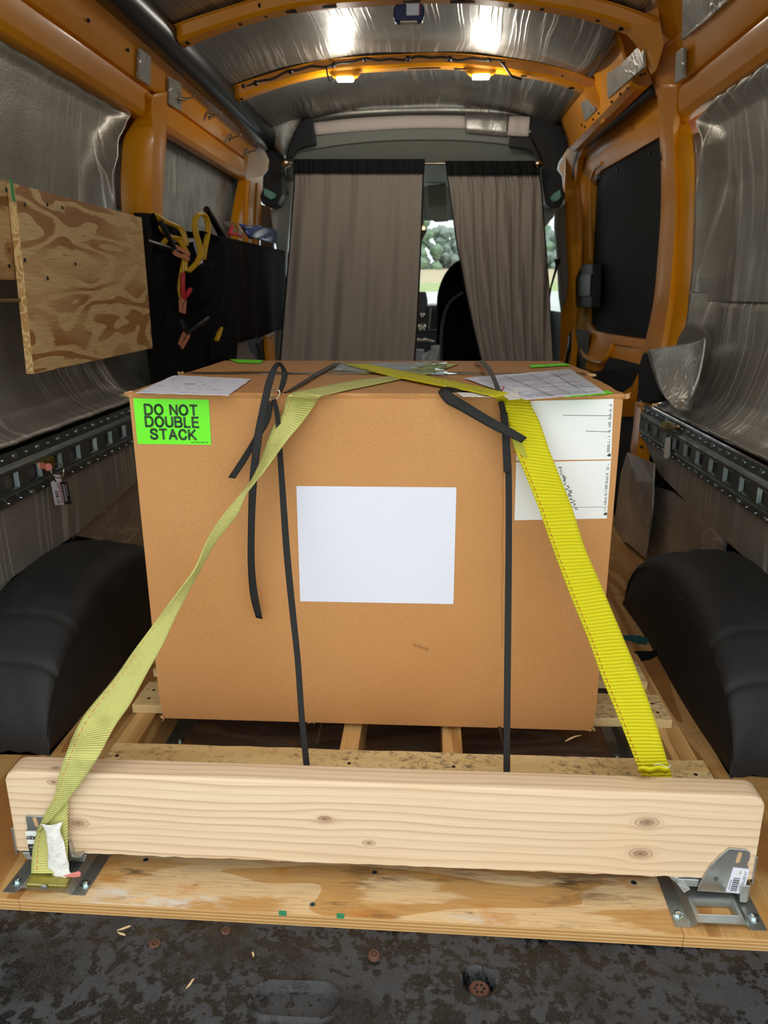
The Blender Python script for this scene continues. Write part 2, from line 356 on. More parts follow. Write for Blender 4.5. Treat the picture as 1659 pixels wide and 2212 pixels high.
PLYS = m_ply('plywood_floor_side', (8, 1.0, 1), '#CFA263', '#A8733A', rot=.25, worn=.5); PLYD = m_ply('plywood_floor_dark', (2, 9, 1), '#7A6350', '#5E4A3C', worn=.4)
def m_plyedge():
    t = NT('plywood_edge'); z = t.xyz()[2]; s = t.math('SINE', t.math('MULTIPLY', z, 2*pi/.006)); n = t.noise(t.scale((20, 20, 200)), 1, 3)
    return t.out(t.mix(t.rmp(t.math('ADD', s, n), 0, 1.3), lin('#B5854C'), lin('#D9AE70')), .7, 0., t.bump(n, .4, .001))
PLYE = m_plyedge(); PALLET = m_pallet()
DECK = m_deck(); RUB = m_rubber(); CURT = m_curt(); FAB = m_fabric(); BAND = m_band()
YEL = m_web('bright_yellow_webbing', '#F2E70A', '#C9BC06', .0058, (.10, '#B4501E'), dirt=.0)
OLV = m_web('faded_yellow_webbing', '#E4E288', '#C2C066', .0040, (.16, '#D87A3A'), st=.7, dirt=.45)
GRNW = m_web('green_webbing', '#1F5F5C', '#123E3C', .004)
BLK = simple('black_plastic', '#101012', .5, 0, 40, .1); BLKG = simple('black_rubber_gloss', '#16181B', .32, 0, 6, .1, .004)
BLKM = simple('black_door_board', '#171817', .75, 0, 90, .2, Specular_IOR_Level=.2); HOLE = simple('dark_hole', '#0B0806', .9); SEAT = simple('black_seat_cloth', '#050506', .9, 0, 150, .3, Specular_IOR_Level=.1)
GREY = simple('grey_trim_plastic', '#8F9388', .6, 0, 60, .1); GREYL = simple('pale_grey_trim', '#B9BDB2', .55); GREYD = simple('dark_grey_plastic', '#4A4E4E', .5); GREYT = simple('taupe_trim', '#7F766E', .7)
def m_zinc(name, a, b, rg=.3):
    t = NT(name); n1 = t.noise(t.c, 18, 5, .6); n2 = t.noise(t.c, 130, 2)
    return t.out(t.mix(t.rmp(n1, .35, .7), lin(a), lin(b)), t.rmp(n1, .3, .7, rg-.05, rg+.2), .9, t.bump(n2, .12, .0008))
ZINC = m_zinc('zinc_plated_steel', '#B9BCB8', '#9AA29C'); ZINCD = m_zinc('dull_zinc_track', '#7E8886', '#666F6E', .34); ZB = m_zinc('bright_zinc_bracket', '#C6C8C6', '#A8AFAB', .26)
SCREW = simple('bright_screw_head', '#CFE0E6', .15, 1.0); CHROME = simple('brushed_nickel', '#C9BDA8', .25, 1.0); BRASS = m_zinc('yellow_zinc', '#B79A4A', '#7E6A32', .3); IRON = simple('dark_screw', '#2A2826', .45, .6); RUST = simple('rusty_bolt', '#6B4A3A', .7, .3, 120, .6)
GREEN = simple('fluorescent_green_paper', '#6FF21A', .5); INK = simple('dark_print', '#2B4A22', .6); PAPER = simple('white_paper', '#E3E4EE', .75, 0, 400, .05)
WHITE = simple('white_sticker', '#F0F0EC', .35); INKB = simple('black_ink', '#2C2C30', .6); DOC = simple('printed_form', '#C9CBD2', .6); TAPE = simple('clear_tape', '#B79B74', .12, 0, 60, .3, .003, Coat_Weight=1.0)
TYV = simple('wrinkled_white_tag', '#E9E7DF', .6, 0, 55, 1.0, .006); RED = simple('red_rubber', '#B5282E', .4); COPPER = simple('copper_clamp', '#D08A66', .4, .35, 90, .3); YCAB = simple('yellow_cable', '#C79A16', .4)
TEAL = simple('teal_plastic', '#6FA899', .5); TEALT = simple('teal_tape', '#5FB894', .5); NAVY = simple('navy_plastic', '#262A5A', .4); PINK = simple('pink_paint_metal', '#E58A80', .4); BLUEB = simple('blue_pouch', '#46548F', .25); REDP = simple('red_tool', '#C4303C', .4)
KRAFT = simple('bare_paper_face', '#EDE0D6', .7, 0, 30, .8, .006); CLOTHB = simple('black_curtain_band', '#0E1014', .9, 0, 200, .3)
ORP = simple('orange_plastic', '#E0930E', .4)
def m_glass(name, al=.12):
    t = NT(name); tr = t.n('ShaderNodeBsdfTransparent', {'Color': (.93, .97, .96, 1)}); gl = t.n('ShaderNodeBsdfGlossy', {'Color': (1, 1, 1, 1), 'Roughness': .03}); mx = t.n('ShaderNodeMixShader', {0: al})
    t.t.links.new(tr.outputs[0], mx.inputs[1]); t.t.links.new(gl.outputs[0], mx.inputs[2]); t.t.links.new(mx.outputs[0], t.t.nodes['Material Output'].inputs[0]); return t.m
GLASS = m_glass('clear_glass', .05); FILM = m_glass('clear_film', .22)
def m_emit(name, h, st):
    t = NT(name); return t.out((.8, .8, .8, 1), .4, Emission_Color=lin(h), Emission_Strength=st)
LED = m_emit('led_lens', '#FFF6E4', 14.)
def m_grass(name, a, b, sc=3):
    t = NT(name); return t.out(t.mix(t.rmp(t.noise(t.c, sc, 5, .7), .35, .65), lin(a), lin(b)), .9)
# ================================================================ OUTSIDE (seen through windscreen, and lighting the open rear)
m = MB(); m.grid([[(x, y, -.66) for x in (-60, 60)] for y in (-60, 30)])
struct(m, 'ground', m_grass('wet_pavement', '#A9ABA6', '#BFC1BC', 1.5), 'pale wet pavement around and beyond the van', cat='pavement')
m = MB(); m.grid([[(x, y, z) for x in (-60, -20, 0, 20, 60)] for y, z in ((9, -.65), (30, .95))])
struct(m, 'driveway', m_grass('pale_driveway', '#B9BBB6', '#C6C8C3', 1.5), 'pale driveway sloping up in front of the van', cat='driveway')
m = MB(); m.grid([[(x, 30, .95) for x in (-60, -20, 0, 20, 60)], [(x, 34, 1.32) for x in (-60, -20, 0, 20, 60)]])
struct(m, 'grass_bank', m_grass('green_grass', '#8C9E62', '#A0AE78'), 'green grass strip rising beyond the pavement', cat='grass')
m = MB(); m.grid([[(x, 34, 1.32) for x in (-50, -20, 0, 20, 50)], [(x, 75, 3.3) for x in (-50, -20, 0, 20, 50)]])
struct(m, 'dry_field', m_grass('tan_dry_grass', '#B8AC88', '#A89A7C'), 'tan dry field behind the grass strip', cat='field')
rt = random.Random(3)
tm = [m_grass('hazy_tree_a', '#7E8C82', '#94A298', 1.2), m_grass('hazy_tree_b', '#8B9892', '#9CA8A2', 1.2), m_grass('hazy_tree_c', '#708A70', '#88A084', 1.2)]
for i in range(14):
    x = -8+i*1.5+rt.uniform(-.5, .5); y = 64+rt.uniform(-1, 5); h = 3.9+rt.uniform(-.8, 1.0)
    tr = thing('tree', (x, y, 2.5), 'hazy grey-green tree beyond the field, seen through the windscreen', 'tree', 'trees beyond the field')
    a = MB(); a.lathe((x, y, 2.3), (0, 0, 1), [(.25, 0), (.2, 2), (.12, h*.6)], 8); a.build('trunk', IRON, tr)
    b = MB()
    for k in range(60):
        t = rt.uniform(0, 1); rr = 1.9*(1-t)**.5+.3; an = rt.uniform(0, 6.3); q = V((x+rr*cos(an)*rt.random(), y+rr*sin(an)*rt.random(), 2.4+h*t)); s = rt.uniform(.3, .6)
        b.lathe(q-V((0, 0, s)), (rt.uniform(-.3, .3), rt.uniform(-.3, .3), 1), [(.02, 0), (s*.8, s*.5), (s, s), (s*.7, s*1.5), (.02, s*1.9)], 7)
    b.build('foliage', tm[i % 3], tr)
# ================================================================ VAN SHELL
def prof_strip(s, y0, y1, pr, ny=30, off=0, wob=0):      # extrude wall profile [(hwidth,z)] along y
    return [[(XC+s*(h+off), y0+(y1-y0)*j/ny, z) for (h, z) in pr] for j in range(ny+1)]
# outer skin, both sides, roof, front and the deck
zz = [-.1, 0, .5, .75, 1.15, 1.4, 1.55, 1.65, 1.75, 1.84]
for s, nm, lb in ((-1, 'wall_left', 'orange sheet metal van side, left of the cargo'), (1, 'wall_right', 'orange sheet metal van side, right of the cargo')):
    m = MB()
    m.grid(prof_strip(s, .62, 2.40 if s > 0 else 2.9, [(1.06 if z < 1.3 else hw(z)+.17, z) for z in zz], 8))
    if s > 0: m.grid(prof_strip(s, 2.4, 4.9, [(hw(z)+.17, z) for z in (1.45, 1.55, 1.65, 1.75, 1.84)], 8)); m.grid(prof_strip(s, 2.4, 4.9, [(1.06, z) for z in (-.1, .45)], 4))
    else: m.grid(prof_strip(s, 2.9, 4.9, [(1.06 if z < 1.3 else hw(z)+.17, z) for z in zz], 8))
    struct(m, nm, PAINT, lb, cat='van wall', thick=.004)
m = MB(); rows = []
for j in range(12):
    y = .62+(4.9-.62)*j/11; rows.append([(XC+x, y, 1.845+.02-.16*abs(x/.8)**2.6) for x in np.linspace(-.96, .96, 31)])
m.grid(rows); struct(m, 'ceiling', PAINT, 'orange metal van roof skin behind the foil sheets', cat='roof', thick=.004)
# black sprayed deck at the rear sill
m = MB(); rows = []
oc = at(637, 2160, z=-.022); ob = at(1034, 2120, z=-.022)
xs = np.linspace(-1.02, .87, 620); ys = np.linspace(.62, .99, 140)
b1 = [(at(300, 2100, z=-.022)[0], .034), (at(465, 2100, z=-.022)[0], .030)]
def deckz(x, y):
    z = -.022
    d = max(abs(x-oc[0])-.034, 0); r = sqrt(d*d+(y-oc[1])**2)
    z += .0045*exp(-((r-.027)/.0035)**2) - .008/(1+exp(min(50, (r-.0215)/.0012)))
    for bx, bw in b1:
        z += .004/(1+exp(-(bw-abs(x-bx))/.0018))*(1/(1+exp((y-.88)/.006)))
    q = at(840, 2100, z=-.022)[0]; z -= .003*exp(-((x-q)/.006)**2)
    q = at(1110, 2100, z=-.022)[0]; z -= .004/(1+exp(-(x-q)/.004))*1/(1+exp((x-q-.27)/.004))
    r2 = sqrt((x-ob[0])**2+(y-ob[1])**2)
    if r2 < .0225: z -= .020
    z += .0018*exp(-((r2-.026)/.002)**2)
    z -= .02/(1+exp((y-.668)/.006))
    z += .0006*sin(x*61+y*37)+.0005*sin(x*23-y*90)
    return z
for y in ys: rows.append([(x, y, deckz(x, y)) for x in xs])
m.grid(rows); struct(m, 'floor', DECK, 'black sprayed bedliner deck at the rear sill, spotted with rain', cat='van floor', ang=1.2)
m = MB(); m.box((XC, 2.95, -.035), (2.0, 3.95, .02)); struct(m, 'subfloor', BLK, 'dark metal van floor under the plywood', cat='van floor')
def bolt(px, py, r, nm, lb, sunk):
    c = at(px, py, z=-.022); c[2] -= sunk; t = MB()
    t.lathe(c, (0, 0, 1), [(r, 0), (r, .004), (r*.85, .0065), (r*.55, .0066)], 20)
    for k in range(6): t.box(c+V((cos(k*pi/3)*r*.42, sin(k*pi/3)*r*.42, .0066)), (r*.22, r*.22, .001), 1)
    t.build(nm, [RUST, HOLE], None, True, lb, 'bolt')
bolt(1036, 2124, .0150, 'torx_bolt', 'large rusty star-drive bolt sunk in a round hole in the black deck', .016)
bolt(335, 2044, .0085, 'deck_bolt', 'small rusty bolt head on the left part of the black deck', .0)
bolt(808, 2068, .0085, 'deck_bolt', 'small brown bolt head in the middle of the black deck', .0)
bolt(488, 2016, .0070, 'deck_bolt', 'faint rusty bolt head just below the plywood, right of the left one', .0)
for i, (px, py, L, an, lb) in enumerate(((268, 2006, .010, .5, 'pale wood chip on black deck near the left bolt'), (411, 2126, .009, 1.2, 'thin upright wood splinter on black deck left of the oval recess'), (262, 2018, .008, -.3, 'small wood chip below the pale one on the deck'), (547, 2063, .005, 1.9, 'tiny wood crumb on the deck above the oval recess'))):
    c = at(px, py, z=-.0195); t = MB(); d = V((cos(an), sin(an), 0)); q = V((-sin(an), cos(an), 0))*.0016
    t.prism([c-d*L+q*.4, c-d*L*.2-q, c+d*L-q*.3, c+d*L*.7+q], (0, 0, .0016)); t.build('wood_chip', simple('chip%d' % i, '#D9BE8E', .8), None, False, lb, 'wood chip')
# ---------------------------------------------------------------- plywood floor sheets
HUMP = (1.69, .42, .275)       # centre y, half length, height
def ply(name, pts, mt, lb, th=.018):
    t = MB(); t.prism([(x, y, -th-.004) for x, y in pts], (0, 0, th+.004), 0, 1); return t.build(name, [mt, PLYE], None, False, lb, 'plywood sheet', bevel=.001)
ply('plywood_sheet', [(-.625, .905), (.382, .893), (.382, 1.14), (-.612, 1.14)], PLYF, 'stained plywood floor strip under the pine board, in front')
PF = bpy.data.objects[[o_.name for o_ in S.objects if o_.name.startswith('plywood_sheet')][-1]]
for px, py in ((315, 1858), (809, 1885), (1369, 1907), (1440, 1918), (672, 1970)):
    c = at(px, py, z=0); c[1] = max(c[1], .92); h_ = MB(); h_.lathe(c, (0, 0, 1), [(.0048, 0), (.0045, .0006), (.0015, .0003)], 12); h_.box(c+V((0, 0, .0007)), (.005, .001, .0003), 1); h_.box(c+V((0, 0, .0007)), (.001, .005, .0003), 1); h_.build('screw', [ZINCD, HOLE], PF)
ply('plywood_sheet', [(-.612, 1.141), (.382, 1.141), (.382, 4.3), (-.56, 4.3)], PLYD, 'dark weathered plywood floor sheet under the pallet')
ply('plywood_sheet', [(-.957, .912), (-.6255, .905), (-.5605, 4.3), (-.957, 4.3), (-.957, 2.13), (-.765, 2.12), (-.76, 1.275), (-.957, 1.27)], PLYS, 'plywood floor sheet along the left wheel hump')
ply('plywood_sheet', [(.3825, .893), (.79, .890), (.79, 1.27), (.592, 1.285), (.60, 2.12), (.79, 2.14), (.79, 4.3), (.3825, 4.3)], PLYS, 'plywood floor sheet along the right wheel hump')
for px, lb in ((610, 'left green paint mark on the plywood front edge'), (735, 'right green paint mark on the plywood front edge')):
    c = at(px, 1967 if px < 700 else 1973, y=.8985); t = MB(); t.box(c+V((0, .0012, -.006)), (.011, .0016, .008)); t.build('paint_mark', simple('green_mark', '#2E8A5A', .7), None, False, lb, 'paint mark')
# ---------------------------------------------------------------- wheel humps
def hump(s, lb):
    cy, hl, h = HUMP; xi = .678; m = MB(); rows = []
    for i in range(141):
        a = pi*i/140; cx_, sx_ = cos(a), sin(a)
        e = 2/2.15; y = -hl*abs(cx_)**e*(1 if cx_ > 0 else -1); z = h*abs(sx_)**e
        row = []
        nrm = V((0, y/hl**2*hl, z/h+.001)); 
        for j in range(26):
            if j < 12:                       # inner face up to the shoulder
                t = j/11; zf = z*t*.80; xx = xi+.004*sin(9*y+5*t); row.append((XC+s*(xx-.0), cy+y*(1-.01*t), zf))
            elif j < 19:
                t = (j-12)/6*pi/2; R_ = min(.08, z*.5+.001)
                row.append((XC+s*(xi+R_*(1-cos(t))), cy+y*(1-.01), z*.80+(z*.20)*sin(t)))
            else:
                t = (j-18)/7; row.append((XC+s*(xi+min(.08, z*.5+.001)+t*.14), cy+y*(1-.01), z*(1+.0*t)+.006*sin(pi*t)+.003*sin(20*t+9*y)))
        rows.append(row)
    # pressed creases across the rear shoulder
    for i, r in enumerate(rows):
        for j in range(9, 25):
            p = r[j]; a = i/140
            for c0 in (.19, .30):
                k = exp(-((a-c0-.012*sin((j-9)/15*pi))/.007)**2)*.0065*(1 if j < 22 else .6)
                r[j] = (p[0]+s*k*.6, p[1]+k*.3, p[2]-k*.5); p = r[j]
    m.grid(rows); m.build('wheel_hump', RUB, None, True, lb, 'wheel hump', ang=1.2)
hump(-1, 'black sprayed wheel hump on the left side of the floor'); hump(1, 'black sprayed wheel hump on the right side of the floor')
# ---------------------------------------------------------------- foil on the walls
def foil_side(s, edge, z0, z1, name, lb, mt, y0=.75, lip=True, xoff=0, ny=60, curl=.05, PZ0=None):
    PZ = PZ0 or [(z0, .868), (z0+.012, .900), (z0+.03, .935), (z0+.06, .960), (z0+.11, .985), (z0+.2, 1.0), (z0+.35, 1.0), (1.0, .995), (1.2, .975), (1.38, .945), (z1-.015, .925), (z1, .90)]
    a = [p[0] for p in PZ]; b = [p[1] for p in PZ]; zs = []
    for i in range(56): zs.append(z0+(z1-z0)*(i/55)**1.25)
    rows = []; m = MB()
    for z in zs:
        h = float(np.interp(z, a, b)); ye = float(np.interp(z, [e[0] for e in edge], [e[1] for e in edge])); r = []
        for j in range(ny+1):
            t = 1-(1-j/ny)**1.5; y = y0+(ye-y0)*t; d = ye-y
            c = max(0, 1-d/.12)**2; hh = h-(h-.900)*c if h > .9 else h
            hh += .0025*sin(y*31+z*7)*min(1, d*8)+.002*sin(y*67+3*sin(z*5))
            r.append((XC+s*(hh+xoff), y, z))
        rows.append(r)
    m.grid(rows); return m.build(name, mt, None, True, lb, 'foil insulation', thick=.006, ang=1.2)
EL = [(.56, 2.80), (.70, 2.62), (.80, 2.5), (.95, 2.45), (1.14, 2.43), (1.25, 2.455), (1.31, 2.50), (1.36, 2.52), (1.44, 2.62), (1.472, 2.655)]
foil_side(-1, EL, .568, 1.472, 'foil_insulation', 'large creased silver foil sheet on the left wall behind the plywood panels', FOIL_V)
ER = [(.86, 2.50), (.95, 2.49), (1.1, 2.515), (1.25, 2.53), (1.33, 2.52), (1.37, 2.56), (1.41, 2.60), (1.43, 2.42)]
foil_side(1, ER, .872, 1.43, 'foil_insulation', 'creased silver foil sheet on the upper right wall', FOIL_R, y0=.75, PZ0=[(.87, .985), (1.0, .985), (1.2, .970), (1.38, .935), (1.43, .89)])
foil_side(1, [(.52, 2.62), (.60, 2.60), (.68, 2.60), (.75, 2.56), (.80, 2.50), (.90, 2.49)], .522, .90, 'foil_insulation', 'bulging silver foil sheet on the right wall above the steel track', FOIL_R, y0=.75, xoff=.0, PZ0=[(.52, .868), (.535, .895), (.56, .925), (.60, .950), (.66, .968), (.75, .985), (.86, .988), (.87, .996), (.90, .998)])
# shiny edge tape of the foil
def edgestrip(s, pts, wpx, lb, mt=FOIL_P):
    m = MB(); rows = []
    for (px, py), (qx, qy) in pts: rows.append([atw(px, py, s, .035)+V((-s*.004, 0, 0)), (atw(px, py, s, .035)+atw(qx, qy, s, .055))/2-V((s*.012, 0, 0)), atw(qx, qy, s, .055)])
    m.grid(rows); m.build('foil_edge_tape', mt, None, True, lb, 'tape', thick=.002)
edgestrip(-1, [((276, 293), (262, 290)), ((268, 320), (254, 318)), ((264, 350), (251, 350)), ((263, 400), (249, 400)), ((267, 455), (252, 452))], 0, 'crumpled foil tape down the front edge of the left foil sheet')
edgestrip(1, [((1497, 292), (1522, 283)), ((1502, 340), (1527, 338)), ((1503, 400), (1527, 400)), ((1502, 480), (1524, 480)), ((1498, 570), (1518, 572)), ((1494, 655), (1506, 657))], 0, 'crumpled shiny foil tape down the edge of the right foil sheet')
# lower wall sheets under the tracks
def lower(s, pts, name, lb, mt, off=.0, th=.008):
    m = MB(); m.prism([at(px, py, x=XC+s*(.868+off)) for px, py in pts], (s*th, 0, 0)); return m.build(name, mt, None, False, lb, 'foil insulation')
def lowerw(s, yz, lb, mt, off=0., th=.008):
    m = MB(); m.prism([(XC+s*(.868+off), y, z) for y, z in yz], (s*th, 0, 0)); return m.build('foil_insulation', mt, None, False, lb, 'foil insulation')
lowerw(-1, [(.70, .552), (3.2, .552), (3.2, .36), (2.35, .31), (1.88, .275), (1.56, .275), (1.2, .272), (.7, .27)], 'smooth grey-brown foil sheet under the left steel track', FOIL_V, -.001)
lowerw(1, [(.70, .507), (2.76, .512), (2.74, .39), (2.50, .31), (2.1, .285), (1.9, .275), (1.6, .27), (1.2, .27), (.7, .27)], 'smooth grey-brown foil sheet under the right steel track', FOIL_R, -.001)
# dark wall cavity behind the humps
for s, lb in ((-1, 'dark metal lower wall behind the left wheel hump'), (1, 'dark metal lower wall behind the right wheel hump')):
    m = MB(); m.prism([(XC+s*.905, .7, .56 if s < 0 else .505), (XC+s*.905, 4.2 if s < 0 else 2.9, .56 if s < 0 else .505), (XC+s*.905, 4.2 if s < 0 else 2.9, -.02), (XC+s*.905, .7, -.02)], (s*.01, 0, 0)); struct(m, 'wall_left_inner' if s < 0 else 'wall_right_inner', BLK, lb, cat='van wall', smooth=False)
# diagonal creased foil pieces down by the floor
m = MB(); m.prism([atw(162, 1165, -1, .012), atw(162, 1152, -1, .012), atw(230, 1090, -1, .012), atw(300, 1040, -1, .012), (XC-.882, 3.1, .34), (XC-.882, 3.1, .0), (XC-.882, 2.14, .0), (XC-.882, 2.0, .22), (XC-.882, 1.9, .262)], (-.008, 0, 0))
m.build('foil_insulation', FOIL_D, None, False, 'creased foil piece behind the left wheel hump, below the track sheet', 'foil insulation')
m = MB(); m.prism([(XC-.876, 1.30, .27), (XC-.876, 1.555, .277), (XC-.876, 1.57, .262), (XC-.876, 1.50, .21), (XC-.876, 1.36, .06), (XC-.876, 1.1, .0), (XC-.876, 1.1, .27)], (-.008, 0, 0))
m.build('foil_insulation', FOIL_P, None, False, 'ragged foil corner at the near end of the left wheel hump', 'foil insulation')
X_ = XC+.872
def rr(px, py, dx=0): return at(px, py, x=X_+dx)
m = MB(); rows = []
E1 = [(1412, 1010), (1410, 1050), (1407, 1100), (1400, 1150), (1380, 1200), (1345, 1170)]
m.prism([rr(1413, 1052), rr(1450, 1062), rr(1500, 1095), rr(1545, 1130), rr(1566, 1160), rr(1560, 1200), rr(1560, 1214), rr(1440, 1214), rr(1408, 1238), rr(1398, 1212), rr(1388, 1208), rr(1352, 1172), rr(1385, 1100)], (.008, 0, 0))
m.build('foil_insulation', FOIL_D, None, False, 'diagonally creased foil piece behind the right wheel hump', 'foil insulation')
m = MB(); a = [rr(1358, 978, -.03), rr(1387, 990, -.035), rr(1416, 1002, -.03)]
for (l, c, r_) in (((1345, 1020), (1380, 1040), (1414, 1040)), ((1337, 1080), (1368, 1100), (1412, 1100)), ((1326, 1168), (1358, 1172), (1396, 1205))): a += [rr(*l, -.03), rr(*c, -.05), rr(*r_, -.03)]
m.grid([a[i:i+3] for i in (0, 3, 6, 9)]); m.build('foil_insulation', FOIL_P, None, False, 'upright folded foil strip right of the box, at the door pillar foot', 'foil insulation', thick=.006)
# curled flap over the right track
m = MB(); rows = []
Lf = [(1402, 758), (1408, 785), (1418, 815), (1432, 850), (1460, 885)]; Rt = [(1526, 728), (1522, 765), (1512, 810), (1496, 850), (1468, 888)]
for (a, b) in zip(cr_spline([atw(*p, 1, -.045) for p in Lf], 5), cr_spline([atw(*p, 1, -.045) for p in Rt], 5)):
    rows.append([a+(b-a)*t+V((.030*sin(pi*t)-.012*sin(2*pi*t), 0, 0)) for t in np.linspace(0, 1, 13)])
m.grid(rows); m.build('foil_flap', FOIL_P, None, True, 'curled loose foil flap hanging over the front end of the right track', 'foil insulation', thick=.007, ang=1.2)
m = MB(); c = [atw(px, py, 1, -.02) for px, py in ((1388, 762), (1412, 760), (1424, 800), (1420, 868), (1398, 872), (1378, 862), (1376, 800))]; m.prism(c, (.03, 0, 0)); m.build('rubber_door_stop', BLKM, None, True, 'rounded black bumper under the curled foil flap, right pillar', 'door bumper', bevel=.008, ang=.5)
RZ = [1.50, 1.556, 1.558, 1.568, 1.60, 1.64, 1.66, 1.70, 1.73]; RH = [.80, .80, .772, .748, .742, .725, .715, .70, .68]
def atr(px, py, off=0):
    z = 1.6
    for i in range(40): P_ = at(px, py, x=XC+float(np.interp(z, RZ, RH))+off); z = .6*z+.4*P_[2]
    return P_
# ---------------------------------------------------------------- orange roof rails (both sides)
for s, lb, z_ in ((-1, 'orange roof rail along the top of the left wall', 0.0), (1, 'orange roof rail along the top of the right wall', -.035)):
    P = [(.905, 1.462), (.880, 1.470), (.866, 1.484), (.858, 1.505), (.850, 1.528), (.848, 1.536), (.858, 1.541), (.858, 1.547), (.843, 1.551), (.836, 1.560), (.820, 1.592), (.802, 1.622), (.792, 1.632), (.795, 1.640), (.772, 1.668), (.74, 1.70), (.70, 1.73)]
    P = [(h, z+z_*(1 if z < 1.6 else max(0, (1.7-z)/.1))) for h, z in P]
    y1 = 4.20 if s < 0 else 2.82
    m = MB(); m.grid(prof_strip(s, .62, y1, P, 40))
    if s > 0: m.grid(prof_strip(s, 2.82, 4.0, [(.80, 1.556), (.772, 1.558), (.748, 1.568), (.742, 1.60), (.725, 1.64), (.715, 1.66), (.70, 1.70), (.68, 1.73)], 20))
    # punched holes
    hs = [(193, 44), (278, 108)] if s < 0 else [(1581, 37), (1502, 104), (1397, 123)]
    o = struct(m, 'trim_1' if s < 0 else 'trim_2', PAINT, lb, cat='van rail', thick=.003, ang=.28)
    for px, py in hs:
        q = atw(px, py, s, -.008); hm = MB(); hm.lathe(q-V((-s*.004, 0, 0)), (-s, 0, -.4), [(.005, 0), (.005, .004)], 10); hm.build('hole', HOLE, o)
    if s > 0:
        for px, py in ((1386, 162), (1394, 160), (1358, 190), (1342, 203), (1323, 220), (1283, 258), (1258, 270), (1265, 274), (1295, 245)):
            q = atr(px, py, -.002); hm = MB(); hm.box(q+V((-.003, 0, 0)), (.006, .010, .007)); hm.build('hole', HOLE, o)
# black foam tube under the left roof edge
m = MB(); pts = [(XC-.752, y, 1.668-.004*sin(y*2)) for y in np.linspace(.7, 3.95, 24)]; pts += [(XC-.750, 4.03, 1.665), (XC-.74, 4.10, 1.65)]
m.tube(pts, .056, 18); m.build('roof_duct', BLKG, None, True, 'long black padded tube along the left roof edge', 'padded tube')
# ---------------------------------------------------------------- pillars
def pillar(s, rows, offs, name, lb, holes=()):
    m = MB(); R_ = [[atw(px, py, s, o) for (px, py), o in zip(r, offs)] for r in rows]
    cols = [cr_spline([r[k] for r in R_], 3) for k in range(len(offs))]
    m.grid([[c[i] for c in cols] for i in range(len(cols[0]))])
    o = struct(m, name, PAINT, lb, cat='van pillar', thick=.003, ang=.28)
    for px, py, w, h in holes:
        q = atw(px, py, s, offs[1]); hm = MB(); hm.box(q+V((-s*.004, 0, 0)), (.004, w, h)); hm.build('hole', HOLE, o)
pillar(1, [((1418, 178), (1424, 178), (1432, 180), (1464, 178), (1478, 176), (1560, 150)), ((1419, 215), (1424, 214), (1432, 215), (1462, 222), (1476, 222), (1545, 212)), ((1424, 250), (1428, 250), (1436, 250), (1456, 262), (1466, 262), (1478, 248)),
           ((1428, 290), (1430, 290), (1438, 290), (1455, 298), (1464, 298), (1498, 290)), ((1430, 400), (1432, 400), (1441, 400), (1459, 400), (1467, 400), (1506, 400)), ((1428, 480), (1430, 480), (1440, 480), (1459, 480), (1467, 480), (1506, 480)),
           ((1422, 559), (1424, 559), (1434, 559), (1454, 559), (1464, 559), (1502, 560)), ((1415, 640), (1417, 640), (1426, 640), (1447, 640), (1457, 640), (1499, 641)), ((1404, 700), (1406, 700), (1416, 700), (1438, 700), (1450, 700), (1492, 700)),
           ((1391, 755), (1393, 755), (1403, 755), (1428, 755), (1440, 755), (1490, 760)), ((1384, 800), (1386, 800), (1396, 800), (1420, 800), (1432, 800), (1482, 800))],
       (.05, 0, -.016, -.018, 0, .04), 'trim_3', 'orange door pillar between the side door and the right foil wall', ((1436, 300, .006, .03), (1433, 330, .006, .05), (1441, 480, .008, .012), (1432, 560, .008, .02), (1433, 520, .006, .01), (1427, 616, .006, .02)))
pillar(1, [((1372, 868), (1376, 868), (1386, 868), (1410, 868)), ((1368, 920), (1372, 920), (1382, 920), (1406, 920)), ((1360, 985), (1364, 985), (1376, 985), (1402, 985)), ((1356, 1050), (1360, 1050), (1372, 1050), (1400, 1050))], (.04, 0, -.01, .01), 'trim_4', 'orange foot of the right door pillar below the track end', ((1386, 915, .012, .03), (1388, 965, .03, .008)))
pillar(-1, [((368, 196), (364, 196), (340, 200), (328, 204), (300, 190)), ((362, 245), (358, 245), (342, 245), (326, 242), (302, 240)), ((360, 290), (356, 290), (342, 290), (330, 290), (271, 290)), ((357, 320), (353, 320), (342, 320), (329, 320), (264, 318)), ((354, 350), (351, 350), (341, 350), (328, 350), (262, 350)), ((352, 400), (349, 400), (340, 400), (326, 400), (260, 400)),
            ((351, 460), (348, 460), (339, 460), (325, 460), (262, 460)), ((352, 560), (349, 560), (340, 560), (326, 560), (270, 560)), ((354, 700), (351, 700), (343, 700), (330, 700), (280, 700))],
       (.06, .0, -.014, -.018, .03), 'trim_5', 'orange pillar between the left foil wall and the side window', ((334, 300, .008, .02), (333, 345, .006, .006), (344, 355, .006, .006), (337, 255, .008, .04), (345, 310, .006, .01)))
